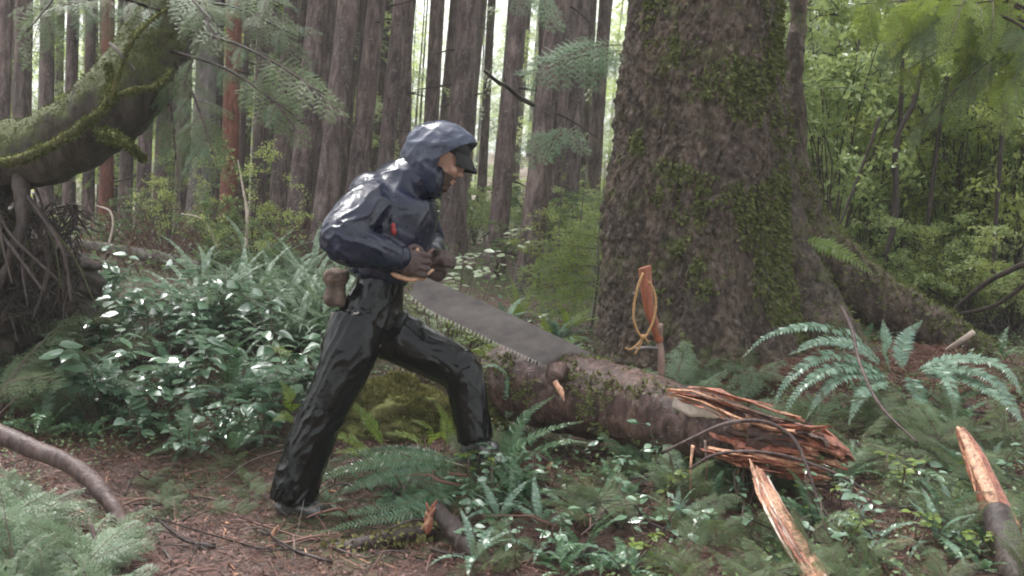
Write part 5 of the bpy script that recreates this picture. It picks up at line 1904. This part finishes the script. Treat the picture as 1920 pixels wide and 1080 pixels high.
# body: one continuous skin under the clothes, with the face
mb = MB()
ell(mb, [(695, 640, 0, .10, .13), (690, 600, 0, .10, .14), (705, 540, 0, .075, .11), (722, 470, 0, .10, .145), (740, 410, 0, .12, .165), (750, 375, 0, .10, .15), (775, 345, 0, .06, .08), (800, 325, 0, .052, .055), (815, 312, 0, .05, .05)])
ell(mb, [(705, 380, -.13, .05, .05), (670, 408, -.26, .048, .048), (640, 448, -.34, .042, .042), (690, 465, -.27, .036, .036), (738, 480, -.18, .028, .028), (762, 487, -.15, .028, .035)])
ell(mb, [(775, 380, .14, .05, .05), (795, 430, .24, .046, .046), (803, 468, .27, .04, .04), (808, 472, .14, .034, .034), (812, 482, .0, .028, .03)])
ell(mb, [(675, 610, -.09, .09, .09), (642, 690, -.11, .078, .078), (606, 770, -.12, .058, .058), (572, 860, -.12, .052, .052), (548, 935, -.12, .04, .04), (552, 955, -.12, .045, .045)])
ell(mb, [(712, 615, .08, .09, .09), (790, 652, .08, .075, .075), (862, 692, .06, .058, .058), (876, 760, .07, .05, .05), (884, 822, .07, .04, .04), (895, 838, .07, .042, .042)])
ball(mb, H(-.01, .02), (.096, .076, .105), AX)
ball(mb, H(.035, -.045), (.058, .056, .068), AX)       # jaw
ball(mb, H(.066, -.092), (.024, .030, .020), AX)       # chin
ball(mb, H(.074, .038), (.020, .052, .016), AX)        # brow
ball(mb, H(.070, -.018, .036), (.024, .022, .024), AX)  # cheeks
ball(mb, H(.070, -.018, -.036), (.024, .022, .024), AX)
ball(mb, H(.092, .008), (.014, .009, .028), AX)        # nose bridge
ball(mb, H(.104, -.016), (.014, .012, .011), AX)       # nose tip
ball(mb, H(.098, -.022, .012), (.010, .007, .008), AX)
ball(mb, H(.098, -.022, -.012), (.010, .007, .008), AX)
ball(mb, H(.088, -.052), (.016, .026, .0075), AX)      # upper lip
ball(mb, H(.085, -.066), (.015, .023, .0075), AX)      # lower lip
ball(mb, H(-.005, -.005, .078), (.018, .008, .030), AX)  # ears
ball(mb, H(-.005, -.005, -.078), (.018, .008, .030), AX)


def face(co, no):
    for sg in (-1, 1):                                   # eye sockets
        d = np.linalg.norm((co - H(.088, .016, sg * .031)) / np.array([1.0]), axis=1)
        co = co - HF[None] * (0.012 * np.exp(-(d / .013) ** 2))[:, None]
    d = np.abs((co - H(.1, -.059)) @ HU) / .003
    m_ = (np.abs((co - H(0, 0)) @ HS) < .025) & ((co - H(.07, 0)) @ HF > 0)
    co = co - HF[None] * (0.005 * np.exp(-d ** 2) * m_)[:, None]
    return co


body = mchild('body', remesh(mb, 'body', SKIN, .0052, 2, face))
# beard and eyes
mb = MB()
ball(mb, H(.034, -.052), (.063, .060, .064), AX)
ball(mb, H(.067, -.098), (.026, .034, .020), AX)
ball(mb, H(.083, -.044), (.019, .030, .007), AX)


def beardf(co, no):
    return co + no * (0.0025 * fbm(co * 130, 2))[:, None]


bm_ = remesh(mb, 'beard', BEARD, .0045, 1, beardf)
beard = mchild('beard', bm_)
# carve the beard away from cheeks/mouth by pulling those points inside the head
co = np.empty(len(bm_.vertices) * 3, np.float32)
bm_.vertices.foreach_get('co', co)
co = co.reshape(-1, 3) + man0
u_ = (co - HC) @ HU
f_ = (co - HC) @ HF
line = -.034 - 0.35 * np.clip(.05 - f_, -.05, .05) * -1
up_ = (u_ > -.040) | ((np.abs(u_ + .059) < .009) & (f_ > .078) & (np.abs((co - HC) @ HS) < .024))
co = np.where(up_[:, None], co - (co - H(.02, -.04)) * .22, co)
bm_.vertices.foreach_set('co', (co - man0).astype(np.float32).ravel())
EYE = plain('eye_white', (0.6, 0.55, 0.5), 0.2)
IRIS = plain('dark_iris', (0.02, 0.012, 0.01), 0.1)
for sg in (-1, 1):
    mb = MB()
    ball(mb, H(.073, .015, sg * .031), (.0125, .0135, .0125), AX, 16)
    e_ = mchild('eye', mb.mesh('eye', EYE))
    mb = MB()
    ball(mb, H(.082, .012, sg * .031), (.0045, .006, .006), AX, 12)
    ob('iris', mb.mesh('iris', IRIS), e_).data.transform(Matrix.Translation(-Vector(man0)))

# black cap with a brim under the hood
mb = MB()
ball(mb, H(-.008, .062), (.100, .083, .066), AX, 28)
for a_, b_ in ((.07, .060),):
    t = np.linspace(-1, 1, 15)
    r0 = [H(.078 - .03 * abs(x) ** 2, .074 - .028 * x * x, x * .074) for x in t]
    r1 = [H(.118 - .050 * x * x, .056 - .028 * x * x, x * .070) for x in t]
    r2 = [H(.156 - .078 * x * x, .028 - .022 * x * x, x * .060) for x in t]
    top_ = np.array([r0, r1, r2]).reshape(-1, 3)
    bot = top_ - HU * .007
    v = np.vstack([top_, bot])
    q = []
    for r in range(2):
        for c in range(14):
            a = r * 15 + c
            q.append([a, a + 1, a + 16, a + 15])
            q.append([45 + a + 1, 45 + a, 45 + a + 15, 45 + a + 16])
    for c in range(14):
        q.append([30 + c, 30 + c + 1, 75 + c + 1, 75 + c])
    mb.add(v, q)
cap_ = mb.mesh('cap', CAPM)
mchild('cap', cap_)

# hood: a bag round the head, open at the face
NU, NV = 90, 70
u = np.linspace(0, 1, NV)
ph = np.linspace(0, 2 * math.pi, NU, endpoint=False)
PHI, UU = np.meshgrid(ph, u)
up = np.cos(PHI)
rimf = 0.018 + 0.070 * np.clip(up, 0, 1) ** 1.2 + 0.060 * np.clip(-up, 0, 1) ** 1.6
fpos = np.where(UU < .6, -0.160 * np.cos(UU / .6 * math.pi / 2), (UU - .6) / .4 * 1.0 * rimf)
rr_f = np.where(UU < .6, np.sin(UU / .6 * math.pi / 2) ** .85, 1 - 0.13 * ((UU - .6) / .4) ** 2.2)
RS = 0.134 * rr_f
RU = np.where(up > 0, 0.157, 0.150) * rr_f
shift = -0.010
hp = HC + HF * fpos[..., None] + HU * (up * RU + shift)[..., None] + HS * (np.sin(PHI) * RS)[..., None]
hp = hp.reshape(-1, 3)
nr = unit(hp - (HC - HF * .02))
q_ = (hp - HC)
k_ = np.stack([q_ @ HF * 7 + (q_ @ HU) * 5, q_ @ HS * 8, (q_ @ HU) * 13 - (q_ @ HF) * 9], 1)
k_ += .4 * np.stack([pn(q_ * 12), pn(q_ * 12 + 9), pn(q_ * 12 + 19)], 1)
hp = hp + nr * (0.009 * np.exp(-5 * np.abs(pn(k_ * .75))) + .005 * np.exp(-5 * np.abs(pn(k_ * 1.6 + 5))) + .004 * pn(q_ * 9 + 2))[:, None]
i = np.arange(NV - 1)[:, None] * NU
j = np.arange(NU)[None]
q = np.stack([i + j, i + (j + 1) % NU, i + NU + (j + 1) % NU, i + NU + j], -1).reshape(-1, 4)
# fold the rim inwards for thickness
rim = hp[-NU:]
inner = []
for kk in range(1, 8):
    inner.append(rim - HF * .012 * kk + (-unit(rim - (HC + HF * .05))) * (.012 if kk > 1 else .006))
inner = np.array(inner)
v = np.vstack([hp] + [x for x in inner])
st = (NV - 1) * NU
i = st + np.arange(7)[:, None] * NU
q2 = np.stack([i + j, i + (j + 1) % NU, i + NU + (j + 1) % NU, i + NU + j], -1).reshape(-1, 4)
mb = MB().add(v, np.vstack([q, q2]))
HOODM = rain('wet_hood', (0.022, 0.030, 0.062), 0.33)
hood_me = mb.mesh('hood', HOODM)

# jacket: torso, sleeves, collar
mb = MB()
ell(mb, [(710, 522, 0, .120, .165), (714, 505, 0, .130, .180), (723, 474, 0, .150, .196), (738, 428, 0, .168, .208), (745, 392, 0, .168, .205), (748, 362, 0, .135, .17), (768, 342, 0, .112, .125), (795, 335, 0, .095, .105), (820, 340, 0, .080, .090), (830, 343, 0, .066, .076)], n=50, seg=40)
ball(mb, J(697, 366, -.09), (.098, .092, .096))
ell(mb, [(712, 375, -.11, .095, .09), (688, 388, -.19, .090, .09), (662, 412, -.28, .084, .084), (638, 446, -.35, .078, .078), (664, 462, -.32, .080, .078), (700, 470, -.26, .072, .07), (733, 480, -.19, .058, .058), (752, 484, -.165, .050, .05)], n=50)
ell(mb, [(765, 378, .11, .09, .09), (788, 415, .21, .08, .08), (803, 455, .27, .072, .072), (806, 468, .2, .066, .066), (806, 476, .09, .055, .055), (808, 480, .04, .048, .048)], n=50)
jb = [(J(706, 548), J(745, 380), 1.6), (J(700, 380, -.15), J(638, 446, -.35), .8), (J(638, 446, -.35), J(752, 484, -.165), .8), (J(775, 378, .13), J(803, 455, .27), .8), (J(745, 380), J(815, 335), 1.2)]
jj_ = [(J(638, 446, -.38), .12, 1.0), (J(695, 400, -.2), .10, .8), (J(715, 520, -.12), .12, .5), (J(800, 345, -.05), .08, .7)]
jacket = mchild('jacket', remesh(mb, 'jacket', NAVY, .006, 5, lambda co, no: folds(co, no, jb, .0115, 4.0, tw=1.1, joints=jj_, seed=3, base=.5), post=5))
ho = mchild('hood', hood_me, None)
ho.parent = jacket
# cuff, zip flap, red pull tag
mb = MB()
c0, c1 = J(745, 482, -.175), J(760, 486, -.155)
tube(mb, np.array([c0, (c0 + c1) / 2, c1]), [.050, .053, .047], 20)
mchild('cuff', mb.mesh('cuff', NAVY), None).parent = jacket
mb = MB()
tube(mb, spline([J(738, 418, -.222), J(737, 428, -.222), J(740, 442, -.218)], 8), [.003, .007, .010, .008, .010, .012, .009, .003], 8)
mchild('red_tag', mb.mesh('red_tag', REDM), None).parent = jacket

# black bib under the jacket and rain trousers
mb = MB()
ell(mb, [(716, 505, 0, .098, .150), (708, 545, 0, .104, .155), (698, 580, 0, .126, .170), (690, 612, 0, .135, .175), (692, 640, 0, .105, .15)], n=40, seg=36)
ell(mb, [(672, 600, -.08, .115, .11), (655, 655, -.11, .112, .105), (640, 700, -.12, .103, .10), (606, 768, -.13, .090, .09), (588, 810, -.13, .092, .088), (570, 860, -.13, .092, .088), (556, 905, -.13, .094, .09), (550, 938, -.13, .098, .092)], n=60, seg=30)
ell(mb, [(705, 608, .07, .115, .11), (745, 632, .09, .112, .105), (800, 660, .09, .100, .098), (856, 690, .07, .093, .09), (874, 725, .07, .084, .083), (880, 765, .07, .077, .08), (886, 800, .07, .076, .078), (890, 826, .07, .078, .08)], n=60, seg=30)
tb = [(J(712, 520), J(690, 620), 1.5), (J(672, 600, -.08), J(606, 768, -.13), 1), (J(606, 768, -.13), J(550, 938, -.13), 1), (J(705, 608, .07), J(856, 690, .07), 1), (J(860, 692, .07), J(890, 826, .07), 1)]
tj = [(J(606, 775, -.13), .12, .7), (J(680, 600, -.08), .12, .5), (J(852, 695, .07), .11, .7), (J(550, 925, -.13), .1, .45), (J(888, 820, .07), .09, .6), (J(700, 640), .1, .5)]
trousers = mchild('rain_trousers', remesh(mb, 'rain_trousers', BLACKR, .006, 5, lambda co, no: folds(co, no, tb, .0135, 5.0, tw=1.4, joints=tj, seed=11, base=.42), post=4))

# pouch on the belt at his back
mb = MB()
c = J(630, 540, -.10)
for sx__ in (-1, 1):
    for sz__ in (-1, 1):
        for sy__ in (-1, 1):
            ball(mb, c + CR * .020 * sx__ + CU * .045 * sz__ + FWD * .030 * sy__, (.026, .028, .036), np.array([CR, FWD, CU]), 14)
ball(mb, c, (.040, .052, .070), np.array([CR, FWD, CU]), 18)
ball(mb, c + CU * .040 - CR * .012 - FWD * .01, (.036, .052, .040), np.array([CR, FWD, CU]), 18)
mchild('belt_pouch', remesh(mb, 'belt_pouch', POUCH, .006, 3, lambda co, no: co + no * (.008 * fbm(co * 22, 3))[:, None]))

# boots
def boot(ax_, ay, dd, tx, ty, hx, hy, name='boot'):
    mb_ = MB()
    ell(mb_, [(ax_, ay - 28, dd, .056, .056), (ax_, ay - 5, dd, .055, .055), (ax_ + 3, ay + 6, dd, .056, .054)], n=14, seg=20)
    ell(mb_, [(hx, hy - 12, dd, .036, .04), (ax_ + 6, ay + 8, dd, .045, .046), ((ax_ + tx) / 2 + 8, (ay + ty) / 2 + 2, dd - .005, .042, .05), (tx - 8, ty - 10, dd - .01, .033, .05), (tx, ty - 8, dd - .01, .024, .04)], n=26, seg=20)
    o_ = mchild(name, remesh(mb_, name, BOOT, .006, 3, lambda co, no: co + no * (.003 * fbm(co * 30, 3))[:, None]))
    so = MB()
    rows = spline(np.array([list(P(a, b, MD + dd)) + [w] for a, b, w in [(hx - 3, hy - 1, .036), (ax_ + 12, (hy + ty) / 2, .042), ((ax_ + tx) / 2 + 12, ty, .045), (tx - 6, ty, .046), (tx + 5, ty - 3, .030)]]), 18)
    dn = -CU
    A_ = rows[:, :3]
    L_ = A_ - FWD * rows[:, 3:4] * 1.15
    R_ = A_ + FWD * rows[:, 3:4] * 1.15
    vv = np.vstack([L_, R_, L_ + dn * .018, R_ + dn * .018])
    n_ = 18
    qq = []
    for k in range(n_ - 1):
        qq += [[k, k + 1, n_ + k + 1, n_ + k], [2 * n_ + k + 1, 2 * n_ + k, 3 * n_ + k, 3 * n_ + k + 1], [k + 1, k, 2 * n_ + k, 2 * n_ + k + 1], [n_ + k, n_ + k + 1, 3 * n_ + k + 1, 3 * n_ + k]]
    qq += [[0, n_, 3 * n_, 2 * n_], [n_ - 1, 3 * n_ - 1, 4 * n_ - 1, 2 * n_ - 1]]
    so.add(vv, qq)
    s2 = so.mesh('sole', CAPM, smooth=False)
    s2.transform(Matrix.Translation(-Vector(man0)))
    ob('sole', s2, o_)


boot(548, 940, -.13, 606, 968, 522, 966)
boot(888, 832, .07, 932, 850, 868, 854)

# gloved hands with five fingers closed round the saw's grips
def hand(wrist, palm, grip, W, back, gr=.020, sgn=1, name='glove'):
    """wrist, palm centre; grip axis, W = direction wrist->knuckles, fingers curl from the back side round the grip"""
    mb_ = MB()
    Gx = unit(grip)
    W = unit(W - Gx * (W @ Gx))
    Bk = unit(np.cross(Gx, W)) * sgn       # back of the hand
    ax_ = np.array([W, Gx, Bk])
    pth = spline([wrist, wrist * .6 + palm * .4, palm - W * .02], 8)
    tube(mb_, pth, np.linspace(.036, .034, 8), 14)
    ball(mb_, palm + Bk * .012, (.046, .046, .021), ax_, 18)
    kn = palm + W * .035 + Bk * .010
    for k in range(4):
        o_ = Gx * (.0325 - .0215 * k)
        Lf = (.88, 1.0, .95, .78)[k]
        p0 = palm + o_ * .8 + Bk * .010
        p1 = kn + o_ + W * .004 * (1 - abs(k - 1.2) * .5)
        p2 = kn + o_ + (W * .026 - Bk * .020) * Lf
        p3 = kn + o_ + (W * .012 - Bk * .046) * Lf
        p4 = kn + o_ + (-W * .012 - Bk * .052) * Lf
        tube(mb_, spline([p0, p1, p2, p3, p4], 16), np.concatenate([np.linspace(.0125, .0112, 8), np.linspace(.0115, .009, 8)]), 12)
        ball(mb_, p1, .0132)
        ball(mb_, p2, .0120)
        ball(mb_, p4, .0092)
    t0 = palm - W * .022 + Gx * .03
    tube(mb_, spline([t0, t0 + Gx * .022 + W * .018 - Bk * .012, t0 + Gx * .018 + W * .044 - Bk * .030, t0 + Gx * .008 + W * .058 - Bk * .044], 14), np.linspace(.0155, .0095, 14), 12)
    ball(mb_, t0 + Gx * .008 + W * .058 - Bk * .044, .0098)
    mb_.v = [palm + (x - palm) * 1.2 for x in mb_.v]
    return mchild(name, remesh(mb_, name, GLOVE, .0036, 2, lambda co, no: co + no * (.0018 * fbm(co * 70, 2))[:, None]))


# near (right) hand: grip stands roughly upright, back of hand towards the camera
g1 = J(783, 490, -.13)
hand(J(750, 487, -.165), J(768, 492, -.155), CU * 1.0 + CR * .18, CR - CU * .15, None, sgn=-1)
# far (left) hand: comes over the top of the saw's heel, fingers pointing down to the camera side
hand(J(808, 495, .05), J(822, 506, -.01), (P(1225, 670, 5.0) - P(800, 530, 4.05)) * -1, CU + CR * .2, None, sgn=1)

# ------------------------------------------------------------------ the crosscut saw
SA = P(780, 520, 4.05)      # heel, near the hands
SB = P(1238, 738, 5.0)      # far end
S0 = SA.copy()
saw = thing('crosscut_saw', SA, 'long two-man crosscut saw held over the log, rope-tied orange handle at its far end', 'saw')
sx = unit(SB - SA)
sz = unit(CU - sx * (CU @ sx))
sy = np.cross(sz, sx)
Ls = np.linalg.norm(SB - SA)
STEEL = plain('saw_steel', (0.165, 0.145, 0.14), 0.42, metal=.5, nscale=5, namp=.45, rvar=.15, stretch=(1, 1, 3))
STEEL_B = plain('bright_tooth_steel', (0.42, 0.40, 0.36), 0.4, metal=.7)
GRIPW = plain('pale_grip_wood', (0.50, 0.30, 0.19), 0.55, nscale=20, namp=.35, stretch=(5, 5, 1))
ORANGE = plain('orange_painted_wood', (0.27, 0.085, 0.045), 0.5, nscale=14, namp=.5, bump=.003, stretch=(3, 3, 1))
GREYW = plain('weathered_handle', (0.24, 0.15, 0.12), 0.6, nscale=18, namp=.4)
ROPE = plain('yellow_rope', (0.36, 0.205, 0.08), 0.7, nscale=90, namp=.4, bump=.002)
nT = 72
mb = MB()
tt = np.linspace(0, 1, 129)
back_z = 0.040 - 0.018 * (tt * 2 - 1) ** 2 - .035 * np.clip((tt - .82) / .18, 0, 1) - .006
front_z = -0.095 - 0.012 * (1 - (tt * 2 - 1) ** 2) + .050 * np.clip((tt - .8) / .2, 0, 1) + .02 * np.clip((.06 - tt) / .06, 0, 1)
a = SA - S0
V = []
for sd in (-1, 1):
    for zz in (back_z, back_z * .3 + front_z * .7, front_z):
        V.append(a + sx * (tt * Ls)[:, None] + sz * zz[:, None] + sy * .0013 * sd)
V = np.concatenate(V)
n_ = 129
q = []
k = np.arange(n_ - 1)
for off, fl in ((0, 0), (n_, 0), (3 * n_, 1), (4 * n_, 1)):
    qq = np.stack([off + k, off + k + 1, off + n_ + k + 1, off + n_ + k], 1)
    q.append(qq[:, ::-1] if fl else qq)
q.append(np.stack([k, 3 * n_ + k, 3 * n_ + k + 1, k + 1], 1))
q.append(np.stack([2 * n_ + k, 2 * n_ + k + 1, 5 * n_ + k + 1, 5 * n_ + k], 1))
q.append(np.array([[0, n_, 4 * n_, 3 * n_], [n_, 2 * n_, 5 * n_, 4 * n_], [n_ - 1, 4 * n_ - 1, 5 * n_ - 1, 2 * n_ - 1], [2 * n_ - 1, 5 * n_ - 1, 6 * n_ - 1, 3 * n_ - 1]]))
MB().add(V, np.concatenate(q)).build('blade', STEEL, saw, smooth=False)
tooth = MB()
w = Ls / nT / 2
v = np.array([[-w * .62, -.0013, .004], [w * .62, -.0013, .004], [0, -.0004, -.022], [-w * .62, .0013, .004], [w * .62, .0013, .004], [0, .0004, -.022]])
tooth.add(v, [[0, 1, 4, 3], [1, 2, 5, 4], [2, 0, 3, 5]], [[0, 2, 1], [3, 4, 5]])
tm = tooth.mesh('tooth', STEEL_B, smooth=False)
Rq = Matrix(((sx[0], sy[0], sz[0]), (sx[1], sy[1], sz[1]), (sx[2], sy[2], sz[2]))).to_quaternion()
for k in range(nT):
    t = (k + .5) / nT
    fz = np.interp(t, tt, front_z)
    ob('tooth', tm, saw, a + sx * t * Ls + sz * fz, Rq)
# near grip: wooden bar through both hands, lower horn showing below them
mb = MB()
gp_ = spline([J(780, 462, -.13), J(782, 490, -.13), J(790, 512, -.135), J(797, 524, -.14)], 22)
tube(mb, gp_ - S0, np.concatenate([[.010], np.full(17, .0145), [.014, .013, .011, .007]]), 12)
tube(mb, spline([J(733, 512, -.16), J(752, 520, -.155), J(775, 524, -.145), J(796, 514, -.13), J(812, 506, -.09)], 24) - S0, np.concatenate([[.005, .011, .014], np.full(18, .016), [.011, .010, .007]]), 12, flat=.7)
mb.build('near_handle', GRIPW, saw)
# far grip: tall orange bar above, grey ferrule below, rope loop
F1, F2, F3 = P(1209, 508, 4.96), P(1218, 580, 4.97), P(1236, 640, 5.0)
F4 = P(1240, 705, 5.0)
mb = MB()
hp_ = spline([P(1207, 500, 4.96), F1, P(1212, 540, 4.96), F2, P(1228, 612, 4.98), F3], 40)
tube(mb, hp_ - S0, np.concatenate([[.014, .026, .031, .033, .034, .0335, .033], np.linspace(.032, .021, 33)]), 16, disp=lambda p, th, s: .002 * fbm(p * 30, 2))
fh = mb.build('far_handle', ORANGE, saw)
mb = MB()
tube(mb, spline([P(1236, 608, 4.97), F3, P(1240, 670, 4.99), F4], 20) - S0, np.linspace(.019, .016, 20), 12)
mb.build('ferrule', GREYW, saw)
mb = MB()
tube(mb, spline([P(1190, 655, 4.99), P(1215, 652, 4.99), P(1240, 655, 4.99)], 10) - S0, np.full(10, .009), 8)
mb.build('bolt', STEEL, saw)
mb = MB()
loop = [P(a_, b_, d_) for a_, b_, d_ in [(1206, 512, 4.91), (1197, 535, 4.9), (1190, 565, 4.9), (1188, 595, 4.9), (1195, 620, 4.9), (1206, 633, 4.9), (1216, 622, 4.9), (1226, 598, 4.9), (1230, 570, 4.91), (1226, 545, 4.91), (1216, 528, 4.91)]]
tube(mb, spline(loop, 60) - S0, np.full(60, .0062), 7)
for tail in ([(1206, 630, 4.9), (1196, 645, 4.89), (1182, 655, 4.88), (1172, 652, 4.88)], [(1206, 632, 4.9), (1200, 648, 4.89), (1190, 664, 4.88)], [(1206, 628, 4.9), (1214, 640, 4.89), (1218, 640, 4.89)]):
    tube(mb, spline([P(*p_) for p_ in tail], 14) - S0, np.full(14, .005), 7)
ball(mb, P(1206, 632, 4.89) - S0, .014)
mb.build('rope', ROPE, saw)

# ------------------------------------------------------------------ damp forest air
HZ = bpy.data.materials.new('haze_air')
HZ.use_nodes = True
HZ.node_tree.nodes.clear()
hv = HZ.node_tree.nodes.new('ShaderNodeVolumePrincipled')
hv.inputs['Color'].default_value = (0.93, 0.97, 0.93, 1)
hv.inputs['Density'].default_value = 0.0024
ho_ = HZ.node_tree.nodes.new('ShaderNodeOutputMaterial')
HZ.node_tree.links.new(hv.outputs[0], ho_.inputs['Volume'])
x0, x1, y0, y1, z0, z1 = -300, 300, -80, 460, -6, 27
hz_v = np.array([[x, y, z] for z in (z0, z1) for y in (y0, y1) for x in (x0, x1)], float)
hz = MB().add(hz_v, [[0, 2, 3, 1], [4, 5, 7, 6], [0, 1, 5, 4], [2, 6, 7, 3], [0, 4, 6, 2], [1, 3, 7, 5]]).build('haze', HZ, smooth=False)
tag(hz, 'thin damp air paling the far trunks', 'haze', kind='stuff')


# ------------------------------------------------------------------ labels: rank in small groups
ORD = ['leftmost', 'second from the left', 'third from the left', 'fourth from the left', 'fifth from the left', 'sixth from the left', 'seventh from the left',
       'eighth from the left', 'ninth from the left', 'tenth from the left']
bylab = {}
for o in bpy.data.objects:
    if o.parent is None and o.get('group') and o.get('label'):
        bylab.setdefault(o['label'], []).append(o)
for lab, os_ in bylab.items():
    if not 1 < len(os_) <= 10:
        continue

    def sx_(o):
        v_ = np.array(o.location) - CAM
        return (v_ @ CR) / (v_ @ FWD)
    os_.sort(key=sx_)
    for k, o in enumerate(os_):
        t_ = 'rightmost' if k == len(os_) - 1 else ORD[k]
        o['label'] = lab + ', ' + t_
